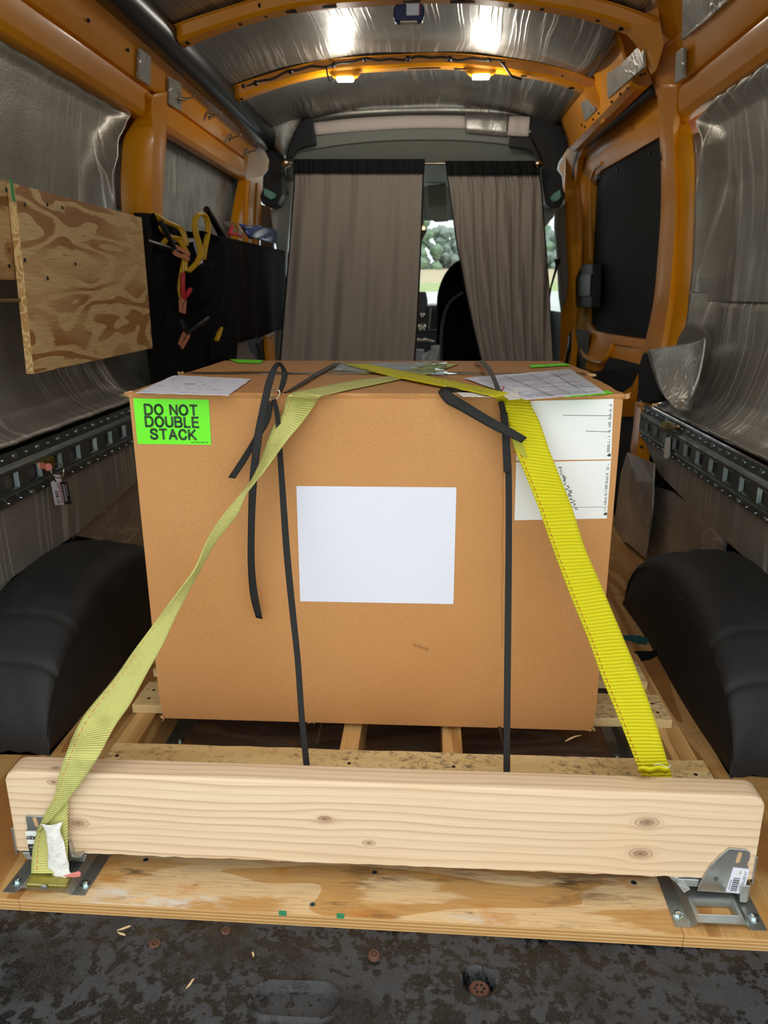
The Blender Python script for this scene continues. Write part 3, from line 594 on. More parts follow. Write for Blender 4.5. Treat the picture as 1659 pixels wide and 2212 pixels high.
# left window frame band above and the front post
m = MB(); m.grid([[atw(350, 262, -1, 0.0), atw(368, 256, -1, -.002), atw(386, 255, -1, 0), atw(455, 302, -1, 0), atw(521, 349, -1, 0), atw(540, 362, -1, 0)], [atw(354, 285, -1, .11), atw(366, 288, -1, .11), atw(380, 292, -1, .11), atw(440, 330, -1, .11), atw(505, 372, -1, .11), atw(532, 392, -1, .11)]])
m.grid([[(XC-.905, y, 1.47) for y in (2.86, 3.4, 4.2)], [(XC-.868, y, 1.50) for y in (2.86, 3.4, 4.2)]])
struct(m, 'trim_6', PAINT, 'recessed orange lintel over the left side window', cat='van frame', thick=.003)
post = [(527, 332), (540, 300), (556, 306), (579, 336), (581, 350), (578, 366), (567, 380), (561, 424), (560, 478), (558, 600), (556, 690), (517, 690), (515, 478), (531, 390)]
m = MB(); m.prism([atw(px, py, -1, .0) for px, py in post], (-.04, 0, 0)); m.tube([atw(px, py, -1, -.004) for px, py in ((534, 390), (531, 430), (530, 480), (530, 560))], .018, 10); m.tube([atw(px, py, -1, -.004) for px, py in ((552, 395), (550, 430), (549, 480), (548, 560))], .016, 10)
struct(m, 'trim_7', PAINT, 'orange front post of the left side window', cat='van post', smooth=False)
m = MB(); m.prism([atw(355, 287, -1, .085), atw(417, 314, -1, .085), atw(451, 338, -1, .085), atw(482, 361, -1, .085), atw(529, 386, -1, .085), atw(513, 480, -1, .085), atw(505, 560, -1, .085), atw(348, 560, -1, .085)], (-.008, 0, 0))
m.build('foil_insulation', m_foil('foil_window', (12, 12, 3), st=.35, base='#B9BDB7', rgh=.42), None, False, 'pale smooth foil panel covering the left side window', 'foil insulation')
m = MB(); m.prism([(XC-1.0, 2.7, .3), (XC-1.0, 4.6, .3), (XC-1.0, 4.6, 1.1), (XC-1.0, 2.7, 1.1)], (-.01, 0, 0)); struct(m, 'wall_left_lower', PAINT, 'orange lower side panel under the left window', cat='van wall', smooth=False)
# four hooks
for i, (px, py) in enumerate(((391, 213), (452, 249), (496, 296), (533, 327))):
    q = atw(px, py, -1, -.016); t = thing('eye_hook', q, 'steel eye hook in orange rail above the window, %s from the rear' % ['first', 'second', 'third', 'fourth'][i], 'hook', 'eye hooks on the left rail')
    a = MB(); a.lathe(q, (1, 0, -.2), [(.017, 0), (.017, .003), (.006, .003), (.006, .020)], 16); a.build('washer', CHROME, t)
    a = MB(); a.tube([q+V((.018, 0, 0)), q+V((.03, 0, .001)), q+V((.045, 0, .003)), q+V((.052, .003, .014)), q+V((.046, .006, .024))], .0028, 8); a.build('hook', CHROME, t)
# foil patches
def patch(s, pts, lb, off=-.004, mt=FOIL_P, th=.008, fn=None):
    m = MB(); m.prism([(fn or (lambda a, b, o: atw(a, b, s, o)))(px, py, off) for px, py in pts], (-s*th, 0, 0)); m.build('foil_patch', mt, None, False, lb, 'foil patch', bevel=.001)
patch(-1, [(296, 104), (321, 121), (320, 186), (294, 169)], 'small glittery foil rectangle on the left rail above the pillar')
patch(-1, [(360, 165), (387, 181), (387, 240), (361, 224)], 'small grey foil rectangle on the left rail, nearest the hooks')
patch(1, [(1466, 113), (1483, 101), (1483, 168), (1463, 180)], 'small glittery foil rectangle on the right pillar head', off=-.03)
patch(1, [(1482, -20), (1600, -30), (1575, 4), (1530, 45), (1478, 87)], 'large foil piece at the right roof corner above the rail', off=-.03)
patch(1, [(1396, 88), (1395, 146), (1317, 213), (1315, 160), (1345, 140)], 'foil rectangle above the side door between the roof bows', off=-.003, fn=atr)
patch(1, [(1259, 222), (1288, 203), (1291, 238), (1266, 262)], 'small foil rectangle at the front end of the right roof rail', off=-.003, fn=atr)
# ---------------------------------------------------------------- ceiling foil sheets and bows
def zc(x): u = abs(x-XC)/.74; return 1.800-.115*u**2.4
def ceil(y0, y1, lb, mt, x0=-.74, x1=.70, sagc=None):
    m = MB(); rows = []
    for j in range(25):
        y = y0+(y1-y0)*j/24; r = []
        for x in np.linspace(x0, x1, 49):
            z = zc(XC+x)-.004+.002*sin(x*17+y*9)
            if sagc: z -= sagc*max(0, (x-.25)/.45)**2*sin(pi*(y-y0)/(y1-y0))
            r.append((XC+x, y, z))
        rows.append(r)
    m.grid(rows); m.build('ceiling_foil', mt, None, True, lb, 'foil insulation', thick=.006, ang=1.2)
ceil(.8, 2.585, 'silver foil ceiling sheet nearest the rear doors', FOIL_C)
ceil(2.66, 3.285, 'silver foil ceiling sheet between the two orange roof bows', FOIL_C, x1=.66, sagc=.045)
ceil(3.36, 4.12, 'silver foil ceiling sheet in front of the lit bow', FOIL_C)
def bow(y, name, lb, zoff=0, he=.745):
    m = MB(); sec = [(-.050, .030), (-.036, .030), (-.030, .002), (-.022, -.006), (.022, -.006), (.030, .002), (.036, .030), (.050, .030)]; rows = []
    for x in np.linspace(-.700, he, 61):
        u = abs(x)/he; z = zc(XC+x*.74/he)-.045+zoff-.006*u**6; k = 1+.35*max(0, u-.75)/.25
        wv = .002*sin(x*14)
        rows.append([(XC+x, y+a*k, z+b+wv) for a, b in sec])
    m.grid(rows)
    m.prism([(XC+.66, y-.035, 1.665), (XC+.74, y-.05, 1.70), (XC+.765, y-.055, 1.60), (XC+.765, y+.0, 1.55), (XC+.735, y-.01, 1.60), (XC+.70, y-.03, 1.63)], (0, .06, 0))
    return struct(m, name, PAINT, lb, cat='roof bow', thick=.003, ang=.3)
bowA = bow(3.30, 'trim_8', 'orange roof bow carrying the two lit lamps'); bowB = bow(2.60, 'trim_9', 'orange roof bow nearest the camera with a tape measure on it')
def bowholes(y, o, xs, face):
    for x, w, d in xs:
        z = zc(XC+x)-.045; hm = MB()
        if face: hm.box((XC+x, y-.0335, z+.014), (w, .006, d))
        else: hm.box((XC+x, y, z-.0075-.0), (w, d, .003))
        hm.build('hole', HOLE, o)
bowholes(2.6, bowB, [(-.69, .034, .022), (-.52, .03, .018), (-.43, .012, .008), (-.35, .034, .02), (-.24, .06, .02), (-.02, .13, .016), (.2, .13, .016), (.34, .06, .02), (.42, .03, .018), (.58, .014, .01), (.66, .036, .022)], False)
bowholes(2.6, bowB, [(-.44, .008, .010), (.4, .008, .010), (.60, .008, .009), (.615, .008, .009)], True)
bowholes(3.3, bowA, [(-.69, .034, .022), (-.5, .012, .01), (-.3, .03, .014), (.05, .13, .016), (.22, .1, .016), (.45, .04, .02), (.64, .045, .022)], False)
bowholes(3.3, bowA, [(.36, .008, .01), (.585, .008, .009), (.60, .008, .009)], True)
# wiring on the lit bow
m = MB(); xs_ = np.linspace(-.70, .34, 60); m.tube([(XC+x, 3.262, zc(XC+x)-.028+.004*sin(x*25)+.003*sin(x*61)) for x in xs_]+[(XC+.37, 3.262, zc(XC+.37)-.05), (XC+.39, 3.27, zc(XC+.4)-.068), (XC+.43, 3.29, zc(XC+.43)-.07)], .0045, 8)
cb = m.build('wiring_cable', BLK, None, True, 'black wire running along the lit orange roof bow', 'cable')
for x in (-.66, -.61, -.47, -.3, -.18, -.01, .15, .30):
    q = V((XC+x, 3.262, zc(XC+x)-.028+.004*sin(x*25))); t = MB(); t.lathe(q+V((0, .004, 0)), (0, -1, 0), [(.009, 0), (.011, .005), (.006, .012)], 10); t.build('clip', BLK, cb)
q = V((XC-.33, 3.262, zc(XC-.33)-.03)); t = MB(); t.tube([q, q+V((.004, 0, -.03)), q+V((.012, 0, -.055)), q+V((.03, 0, -.05))], .0035, 8); t.build('hanging_hook', BLK, cb)
# lamps
for px, lb in ((746, 'lit yellow-housed lamp under the roof bow, left of the two'), (1039, 'lit yellow-housed lamp under the roof bow, right of the two')):
    q = at(px, 157, y=3.30); q[2] = zc(q[0])-.058; t = thing('ceiling_lamp', q, lb, 'lamp', 'lit lamps under the roof bow')
    a = MB(); a.prism([q+V(p) for p in ((-.062, 0, 0.004), (-.05, 0, -.012), (-.036, 0, -.018), (.036, 0, -.018), (.05, 0, -.012), (.062, 0, .004), (.0, 0, .010))], (0, .035, 0)); a.v = [(p[0], p[1]-.025, p[2]) for p in a.v]; a.build('housing', ORP, t, bevel=.003)
    a = MB(); a.box(q+V((0, -.012, -.022)), (.066, .036, .014)); a.build('lens', LED, t, bevel=.005)
# tape measure on the rear bow
q = at(883, 24, y=2.555); t = thing('tape_measure', q, 'small navy tape measure stuck to the rear roof bow', 'tape measure')
a = MB(); a.prism([q+V(p) for p in ((-.046, 0, -.012), (-.040, 0, -.026), (.040, 0, -.026), (.046, 0, -.010), (.046, 0, .012), (.038, 0, .020), (-.038, 0, .020), (-.046, 0, .010))], (0, .035, 0)); a.build('body', NAVY, t, bevel=.005)
a = MB(); a.box(q+V((.012, -.002, .003)), (.038, .003, .030)); a.build('label', PAPER, t); a = MB(); a.box(q+V((.032, -.0035, .003)), (.003, .002, .030)); a.build('red_strip', RED, t); a = MB(); a.box(q+V((.0, .01, -.027)), (.05, .02, .004)); a.build('hook_plate', CHROME, t)
# ---------------------------------------------------------------- steel tracks
SLOT = []
def wall_track(s, x, ztop, y0, y1, lb, yslot):
    t = thing('wall_track', (x, y0, ztop-.12), lb, 'cargo track'); m = MB(); zt = ztop
    # section in (depth toward room, z)
    fl = [(.000, 0), (.003, 0), (.003, -.026), (.010, -.031), (.013, -.036), (.011, -.041)]
    lo = [(.011, -.088), (.013, -.093), (.006, -.099), (.003, -.103), (.003, -.118), (0, -.120)]
    for pr in (fl, lo): m.grid([[(x-s*d, y, zt+z) for d, z in pr] for y in (y0, y1)])
    y = yslot
    while y-.104 > y0: y -= .104
    prev = y0
    z1, z2, z3, z4 = zt-.041, zt-.045, zt-.084, zt-.088; X = x-s*.011; Xi = x-s*.001
    m.grid([[(X, y_, z1) for y_ in (y0, y1)], [(X, y_, z2) for y_ in (y0, y1)]]); m.grid([[(X, y_, z3) for y_ in (y0, y1)], [(X, y_, z4) for y_ in (y0, y1)]])
    while y < y1-.07:
        a, b = y, y+.062
        m.grid([[(X, prev, z2), (X, a, z2)], [(X, prev, z3), (X, a, z3)]])
        ring = [(a, z2), (b, z2), (b, z3), (a, z3)]
        m.add([(X, p, q) for p, q in ring]+[(Xi, p+(.004 if p == a else -.004), q+(-.003 if q == z2 else .003)) for p, q in ring], [(i, (i+1) % 4, 4+(i+1) % 4, 4+i) for i in range(4)])
        prev = b; y += .104
    m.grid([[(X, prev, z2), (X, y1, z2)], [(X, prev, z3), (X, y1, z3)]])
    m.build('rail', ZINCD, t, False, thick=.0015)
    k = 0; y = yslot-.104*20
    base = None
    while y < y1-.02:
        if y > max(y0, 1.3):
            for dz, sz in ((-.013, .0075 if k % 2 else .0035), (-.111, .0065 if k % 3 == 0 else .003)):
                h = MB(); h.lathe((x-s*.003, y+.02, zt+dz), (-s, 0, 0), [(sz, 0), (sz, .0018), (sz*.6, .0035)], 10); h.build('screw', SCREW, t)
        y += .052; k += 1
    return t
wall_track(-1, XC-.858, .560, .75, 3.3, 'perforated steel cargo track along the left wall', 1.854)
wall_track(1, XC+.858, .513, .75, 2.72, 'perforated steel cargo track along the right wall', 1.86)
def floor_track(x0, x1, y0, y1, skew, lb, name='floor_track'):
    W_ = x1-x0; t = thing(name, (x0+W_/2, y0, 0), lb, 'cargo track'); m = MB(); c = lambda u, y, z: (x0+u+skew*(y-y0), y, z)
    def strip(pr, ya, yb): m.grid([[c(u, y, z) for u, z in pr] for y in (ya, yb)])
    L = [(0, .0015), (.0215, .0015), (.031, .011), (.036, .011)]; Rr = [(W_-.036, .011), (W_-.031, .011), (W_-.0215, .0015), (W_, .0015)]
    strip(L, y0, y1); strip(Rr, y0, y1); ya = y0+.014; prev = y0; a0, a1 = .036, W_-.036
    ex = []
    while ya < y1-.05:
        yb = ya+.030; strip([(a0, .011), (a1, .011)], prev, ya)
        ring = [(a0, ya), (a1, ya), (a1, yb), (a0, yb)]
        m.add([c(u, y, .011) for u, y in ring]+[c(u+(.003 if u == a0 else -.003), y+(.003 if y == ya else -.003), .001) for u, y in ring], [(i, (i+1) % 4, 4+(i+1) % 4, 4+i) for i in range(4)])
        prev = yb; ya += .0665
    strip([(a0, .011), (a1, .011)], prev, y1)
    m.build('rail', ZINC, t, False, thick=.0015, offs=-1)
    for i, y in enumerate(np.arange(y0+.022, y1, .133)):
        for u in (.010, W_-.010):
            h = MB(); q = V(c(u, y, .001)); sc = SCREW
            if i == 0 or (u > .05 and i > 1) or i % 2: pass
            h.lathe(q, (0, 0, 1), [(.0085, 0), (.0085, .0012), (.0055, .0016), (.0052, .0055), (.004, .0062)], 6 if i % 2 == 0 else 12); h.build('screw', sc, t)
    return t
TL = floor_track(-.657, -.525, .917, 2.44, .055, 'steel floor track under the left end of the pallet and beam')
TR = floor_track(.374, .506, .907, 2.44, .012, 'steel floor track under the right end of the pallet and beam')
# ================================================================ PALLET
PZ_ = .125
P = thing('wooden_pallet', (-.055, 1.5, 0), 'rough wooden pallet under the cardboard box', 'pallet')
for (y0, y1, xa, xb) in ((1.035, 1.143, -.556, .482), (1.268, 1.362, -.575, .468), (1.412, 1.50, -.585, .462), (1.60, 1.69, -.58, .46), (1.78, 1.87, -.58, .46), (1.95, 2.09, -.58, .46)):
    m = MB(); n = 26; top = []; bot = []
    for i in range(n+1):
        x = xa+(xb-xa)*i/n; a = random.uniform(-.0012, .0012); top.append((x, y0+a, PZ_)); bot.append((x, y1+random.uniform(-.0015, .0015), PZ_))
    m.prism(top+bot[::-1], (0, 0, -.018)); b = m.build('deck_board', PALLET, P, False, bevel=.0015)
    for x in (xa+.02, -.13, .05, xb-.025):
        for dy in (.28, .62):
            y = y0+(y1-y0)*dy
            if y0 > 1.2 and -.5 < x < .31: continue
            h = MB(); h.lathe((x+random.uniform(-.006, .006), y, PZ_-.0003), (0, 0, 1), [(.0036, 0), (.0034, .0006)], 10); h.build('nail', IRON, b)
for x, w in ((-.548, .040), (-.136, .034), (.052, .036), (.462, .044)):
    m = MB(); m.box((x, 1.56, .062), (w, 1.05, .090)); m.build('stringer', m_ply('stringer_wood%d' % int(x*100), (12, .8, 8), '#CFA467', '#A67A42'), P, False, bevel=.002)
for y0 in (1.04, 1.35, 1.70, 2.0):
    m = MB(); m.box((-.05, y0+.045, .0085), (1.03, .09, .017)) if y0 > 1.9 else m.box((-.05, y0+.02, .0085), (.0001, .0001, .0001))
    if y0 > 1.9: m.build('bottom_board', PALLET, P, False, bevel=.001)
# splinter standing up on the front board
q = at(1240, 1600, z=PZ_+.004); m = MB(); m.tube([q+V((-.016, .0, -.002)), q+V((-.006, .002, .003)), q+V((.003, .003, .007)), q+V((.013, .004, .009))], [.0008, .0018, .0012, .0004], 6); m.build('wood_splinter', simple('splinter_wood', '#D8B384', .8), None, True, 'curled wood splinter on the front pallet board near the bright yellow strap', 'wood splinter')
# ================================================================ BOX
BX0, BX1, BY, BZ0, BZ1, BD = -.505, .316, 1.236, .118, .741, .62
BOX = thing('cardboard_box', ((BX0+BX1)/2, BY+.3, BZ0), 'large brown cardboard box standing on the wooden pallet', 'box')
m = MB(); n = 40; rows = []
cx = (BX0+BX1)/2
def boxring(z, inset=0):
    out = []
    def side(a, b, nn):
        for i in range(nn): out.append(V(a)+(V(b)-V(a))*i/nn)
    side((BX0+inset, BY, z), (BX1-inset, BY, z), 30); side((BX1-inset, BY, z), (BX1-inset, BY+BD, z), 16); side((BX1-inset, BY+BD, z), (BX0+inset, BY+BD, z), 30); side((BX0+inset, BY+BD, z), (BX0+inset, BY, z), 16)
    for p in out:
        if abs(p[1]-BY) < .001:
            u = (p[0]-BX0)/(BX1-BX0); p[1] -= .006*sin(pi*u)*sin(pi*min(1, max(0, (z-BZ0)/(BZ1-BZ0))))
    return out
for k in range(15): rows.append(boxring(BZ0+(BZ1-.004-BZ0)*k/14, .0+(.004 if k == 0 else 0)))
m.grid(rows, closed=True); m.f.append(list(range(len(rows[0])))[::-1]); m.m.append(0)
m.build('carton', CARD, BOX, False, ang=.3)
def flap(pts, nm='top_flap', z0=BZ1-.004, jag=()):
    m = MB(); m.prism(pts, (0, 0, -.005), 0, 1); return m.build(nm, [CARD, CARD2], BOX, False, bevel=.001)
def jagline(a, b, n, amp):
    a, b = V(a), V(b); d = b-a; q = V((-d[1], d[0], 0)); q /= np.linalg.norm(q)
    return [tuple(a+d*i/n+q*random.uniform(-amp, amp)*(0 < i < n)) for i in range(n+1)]
zt = BZ1
ys_ = BY+.315
flap(jagline((BX0-.004, BY+.0, zt), (BX1+.004, BY+.0, zt), 50, .0008)+jagline((BX1+.003, BY+.004, zt), (BX1+.004, ys_-.002, zt), 16, .0025)+jagline((BX1+.003, ys_, zt), (BX0-.012, ys_, zt), 30, .001)[0:]+jagline((BX0-.008, ys_-.02, zt), (BX0-.003, BY+.002, zt), 12, .0015))
flap(jagline((BX0-.004, ys_+.003, zt), (BX1+.024, ys_+.003, zt), 30, .001)+jagline((BX1+.020, ys_+.02, zt), (BX1+.002, BY+BD, zt), 14, .0025)+[(BX0-.002, BY+BD, zt)])
# front crease ledge of the flaps (double layers seen from behind the camera)
m = MB(); n = 60; r0, r1, r2 = [], [], []
for i in range(n+1):
    x = BX0-.004+(BX1-BX0+.008)*i/n; a = .0007*sin(i*1.7)+.0005*sin(i*.6); r0.append((x, BY-.0005, zt+.0002)); r1.append((x, BY-.0035-a, zt-.0025+a)); r2.append((x, BY-.001, zt-.0075-a))
m.grid([r0, r1, r2]); m.build('fold_edge', CARD, BOX, True, ang=1.)
# torn corner tufts
rc = random.Random(5)
for (c, k) in (((BX0-.002, BY, zt-.004), 9), ((BX1+.002, BY, zt-.004), 12), ((BX1+.018, ys_+.01, zt-.002), 9), ((BX0-.012, ys_, zt), 6), ((BX0+.005, BY-.001, BZ0+.004), 7), ((BX1-.006, BY-.001, BZ0+.004), 7), ((-.213, BY-.003, BZ0+.004), 6)):
    m = MB()
    for i in range(k):
        q = V(c)+V((rc.uniform(-.007, .007), rc.uniform(-.003, .004), rc.uniform(-.004, .003))); d = V((rc.uniform(-1, 1), rc.uniform(-.6, .3), rc.uniform(-.5, .8)))*.007; w = V((rc.uniform(-.5, .5), rc.uniform(-1, 1), rc.uniform(-1, 1)))*.0035
        m.prism([q-w, q+d, q+w, q-d*.6], (0, -.0008, .0008))
    m.build('torn_edge', CARD2, BOX, False)
# tape along the top seam
m = MB(); m.grid([[(x, ys_-.024, zt+.0008+.0006*sin(x*40)) for x in np.linspace(BX0, BX1, 40)], [(x, ys_, zt+.0020+.0008*sin(x*70)) for x in np.linspace(BX0, BX1, 40)], [(x, ys_+.026, zt+.0008+.0006*sin(x*30)) for x in np.linspace(BX0, BX1, 40)]]); m.build('packing_tape', TAPE, BOX, True, label='glossy clear tape')
def fr(px, py, d=.004):           # on the box front (follows its slight bulge)
    q = at(px, py, y=BY)
    for _ in range(3):
        u = (q[0]-BX0)/(BX1-BX0); yy = BY-.006*sin(pi*u)*sin(pi*min(1, max(0, (q[2]-BZ0)/(BZ1-BZ0)))); q = at(px, py, y=yy-d*.25)
    return q
def decal(name, pts, mt, lb=None, th=.0006):
    m = MB(); q = [fr(*p) for p in pts]; m.prism(q, (0, -th, 0)); return m.build(name, mt, BOX, False, label=lb), q
def rsheet(name, c4, mt, lb=None, rad=.004, n=14):
    # subdivided sheet following the bulge
    m = MB(); rows = []
    for j in range(n+1):
        r = []
        for i in range(n+1):
            u, v = i/n, j/n
            a = V(c4[0])*(1-u)+V(c4[1])*u; b = V(c4[3])*(1-u)+V(c4[2])*u; p = a*(1-v)+b*v; r.append(fr(p[0], p[1], .0035))
        rows.append(r)
    m.grid(rows); return m.build(name, mt, BOX, False, label=lb, thick=.0006)
rsheet('shipping_sheet', [(640, 1050), (986, 1053), (979.5, 1305), (648.5, 1299)], PAPER, 'blank white paper sheet')
gl = rsheet('warning_label', [(287.5, 860.5), (451, 863.5), (456, 961), (297, 959)], GREEN, 'fluorescent green label')
q0, q1, q2, q3 = [fr(*p, .008) for p in ((287.5, 860.5), (451, 863.5), (456, 961), (297, 959))]
ux = (q1-q0); ux /= np.linalg.norm(ux); uy = (q0-q3); uy /= np.linalg.norm(uy)
for s_, px, py, sz in (('DO NOT', 369, 885.5, .0232), ('DOUBLE', 371.5, 911.5, .0232), ('STACK', 374, 938.5, .0232)):
    gm = MB(); glyphs(gm, s_, sz*.70, fr(px, py, .0055), ux, uy); gm.build('lettering', INK, gl, False, keep=True)
m = MB()
for i in range(16):
    p = fr(414+i*2.3, 955.6, .005); m.box(p, (.0011 if i % 5 != 3 else .0003, .0003, .0016))
m.build('small_print', INK, gl, False)
s1 = rsheet('shipping_sticker', [(1117, 867), (1325.6, 861.5), (1320.2, 992.3), (1115, 995)], WHITE, 'white rounded sticker, the upper of two')
s2 = rsheet('shipping_sticker', [(1115, 998.6), (1320, 994.8), (1311, 1120), (1111.5, 1124)], WHITE, 'white rounded sticker, the lower of two')
for st, xa, ya, xb, yb in ((s1, 1320.5, 870, 1315.5, 976), (s2, 1314.5, 1003, 1307.5, 1103)):
    m = MB()
    for i in range(46):
        t = i/45; 
        if rc.random() < .25: continue
        for dx in (0, -3.0):
            if dx and rc.random() < .35: continue
            m.box(fr(xa+(xb-xa)*t+dx, ya+(yb-ya)*t, .0055), (.0012, .0003, .0011))
    c = fr(xb+1, yb+7, .0055); m.box(c, (.004, .0003, .0045)); m.box(fr(xb-3, yb+8, .0055), (.0015, .0003, .0015))
    for (x1, y1, x2, y2, w) in ((([1215, 897, 1318, 898, .0003], [1265, 931, 1318, 933, .0003]) if st is s1 else ([1230, 1096, 1312, 1095, .0002],))):
        a, b = fr(x1, y1, .005), fr(x2, y2, .005); m.tube([a, b], w*1.2, 4)
    m.build('fine_print', INKB, st, False)
m = MB()
for i in range(26):
    py = 1010+i*3.6; px = 1206+(py-1010)*.40+rc.uniform(-1, 6); q = fr(px, py, .006); m.box(q, (rc.uniform(.001, .006), .0004, rc.uniform(.0006, .0018)))
m.build('ink_smudge', INKB, s2, False, label='dark scuffed ink beside the strap')
# printed smudge low on the box front
m = MB()
for i in range(9): m.tube([fr(893+i*3.8, 1390+i*1.2, .004), fr(895+i*3.8, 1396+i*1.3, .004)], .0004, 4)
m.build('scuff_mark', simple('scuff', '#9A6C3C', .8), BOX, False)
# vertical crease right of centre
m = MB(); pts = [(1086-1.0*sin(py*.05)-(py-905)*.004, py) for py in range(905, 1400, 12)]; m.tube([fr(a, b, .0032) for a, b in pts], .0011, 6); m.build('crease', CARD, BOX, True)
# top papers
def tp(px, py, dz=.0012): return at(px, py, z=zt+dz)
def topsheet(name, pts, mt, lb, dz=.0014, n=10, parent=None, wave=.0015):
    m = MB(); rows = []; c = [tp(*p, dz) for p in pts]
    for j in range(n+1):
        rows.append([(c[0]*(1-i/n)+c[1]*i/n)*(1-j/n)+(c[3]*(1-i/n)+c[2]*i/n)*j/n+V((0, 0, wave*abs(sin(i*1.3+j*.9))*.6)) for i in range(n+1)])
    m.grid(rows); return m.build(name, mt, parent or BOX, False, label=lb, thick=.0005)
t1 = topsheet('printed_label', [(376, 811), (543, 819), (493, 854.4), (293, 849)], PAPER, 'white printed label on the left of the lid')
m = MB()
for i in range(34):
    u, v = rc.random(), rc.choice([.08, .2, .3, .45, .6, .72, .9]); a = tp(376, 811, .0032)*(1-u)+tp(543, 819, .0032)*u; b = tp(293, 849, .0032)*(1-u)+tp(493, 854, .0032)*u; p = a*(1-v)+b*v; m.box(p, (rc.uniform(.004, .016), .0012 if v != .45 else .004, .0003))
m.build('print_lines', simple('grey_print', '#8A8A90', .6), t1, False)
topsheet('green_label', [(495, 776), (570, 778.5), (562, 784.5), (512, 783)], GREEN, 'fluorescent green label at the back left of the lid', .002)
topsheet('green_label', [(1142, 789), (1222, 785.2), (1232, 789), (1148, 794)], GREEN, 'fluorescent green label at the back right of the lid', .002)
topsheet('green_label', [(1215, 850), (1312, 844), (1325, 849.5), (1222, 858.5)], GREEN, 'fluorescent green label under the form, front right corner', .0012)
fm = topsheet('packing_form', [(1002, 817), (1230, 798), (1308, 848.5), (1136, 864)], PAPER, 'printed form under clear film on the lid', .0022)
dkp = topsheet('packing_form', [(1188, 801), (1231, 797), (1290, 836), (1236, 832)], DOC, 'greyish folded part of the form', .0036)
m = MB()
for v in np.linspace(.05, .95, 24):
    a = tp(1006, 819, .0046)*(1-v)+tp(1130, 861, .0046)*v; b = tp(1224, 800, .0046)*(1-v)+tp(1302, 847, .0046)*v
    bold = rc.random() < .3; x0, x1 = rc.uniform(.0, .5), rc.uniform(.55, 1)
    m.grid([[a*(1-x)+b*x+V((0, w, 0)) for x in np.linspace(x0, x1, 6)] for w in (0, .0016 if bold else .0006)])
for u in (.12, .35, .37, .6, .8):
    a = tp(1006, 819, .0046)*(1-u)+tp(1224, 800, .0046)*u; b = tp(1130, 861, .0046)*(1-u)+tp(1302, 847, .0046)*u; m.grid([[a, a+V((.0006, 0, 0))], [b, b+V((.0006, 0, 0))]])
m.build('form_lines', INKB, fm, False, thick=.0002)
pw = topsheet('document_pouch', [(735, 785), (958, 784), (958, 810), (720, 800)], PAPER, 'white papers in a clear pouch at the back of the lid', .0016)
topsheet('pouch_film', [(728, 784), (965, 783), (966, 812), (712, 802)], FILM, 'clear crinkled plastic film', .004, parent=None, wave=.006)
topsheet('white_tag', [(985, 848), (1035, 850), (1070, 858), (1000, 857)], TYV, 'small white label by the front edge of the lid', .0016)
fl = topsheet('torn_paper_flap', [(1088, 855), (1118, 840), (1124, 862), (1100, 864)], TYV, 'torn white paper flap beside the bright strap', .006)
m = MB(); m.tube([tp(1082, 845, .006), tp(1087, 840, .012), tp(1089, 834, .016)], .0012, 6); m.build('red_sliver', RED, fl, False)
# teal tape bits at the left edge of the pallet
m = MB(); c = [at(px, py, y=1.42) for px, py in ((335, 1422), (345, 1430), (347, 1447), (337, 1438))]; m.prism(c, (0, .002, 0)); m.build('tape_scrap', TEALT, None, False, 'small teal tape scrap by the left rear corner of the box base', 'tape')
# ================================================================ BEAM
bx0, bx1, by0, by1, bz0, bz1 = -.652, .502, .963, 1.006, .040, .188
def bk(px, py, r): q = at(px, py, y=by0); return (q[0]-(bx0+bx1)/2, q[2]-bz0+1.3*(by1-by0)/2, r)
BEAM_KNOTS[:] = [bk(701, 1768, .0085), bk(797, 1819, .0060), bk(1398, 1775, .0130), bk(1384, 1842, .0125), bk(168, 1777, .0120), bk(115, 1688, .006)]
BEAM = m_beam()
m = MB(); pr = []
def rc_(cx_, cz_, r, a0, a1): return [(cx_+r*cos(a), cz_+r*sin(a)) for a in np.linspace(a0, a1, 6)]
R1 = .0045
sec = [(by0, bz0)]+[(by0+R1-R1*cos(a), bz1-R1+R1*sin(a)) for a in np.linspace(0, pi/2, 6)]+[(by1-R1+R1*sin(a), bz1-R1+R1*cos(a)) for a in np.linspace(0, pi/2, 6)]+[(by1, bz0)]
rows = []
xs = [bx0, bx0+.004, bx0+.012, bx0+.02]+list(np.linspace(bx0+.04, bx1-.04, 60))+[bx1-.02, bx1-.012, bx1-.004, bx1]
for x in xs:
    e = min(x-bx0, bx1-x); k = max(0, 1-e/.020); dr = .012*(1-sqrt(max(0, 1-k*k)))
    rows.append([(x, y, z-(dr if z > bz0+.1 else 0)+(.0008*sin(x*140)+random.uniform(-.0007, .0007) if z == bz0 else 0)) for y, z in sec])
m.grid(rows); m.f += [list(range(len(sec)))[::-1], [len(m.v)-len(sec)+i for i in range(len(sec))]]; m.m += [0, 0]
m.build('wooden_beam', BEAM, None, True, 'long pale pine board lying on edge across the floor, in brackets', 'beam', ang=.7)
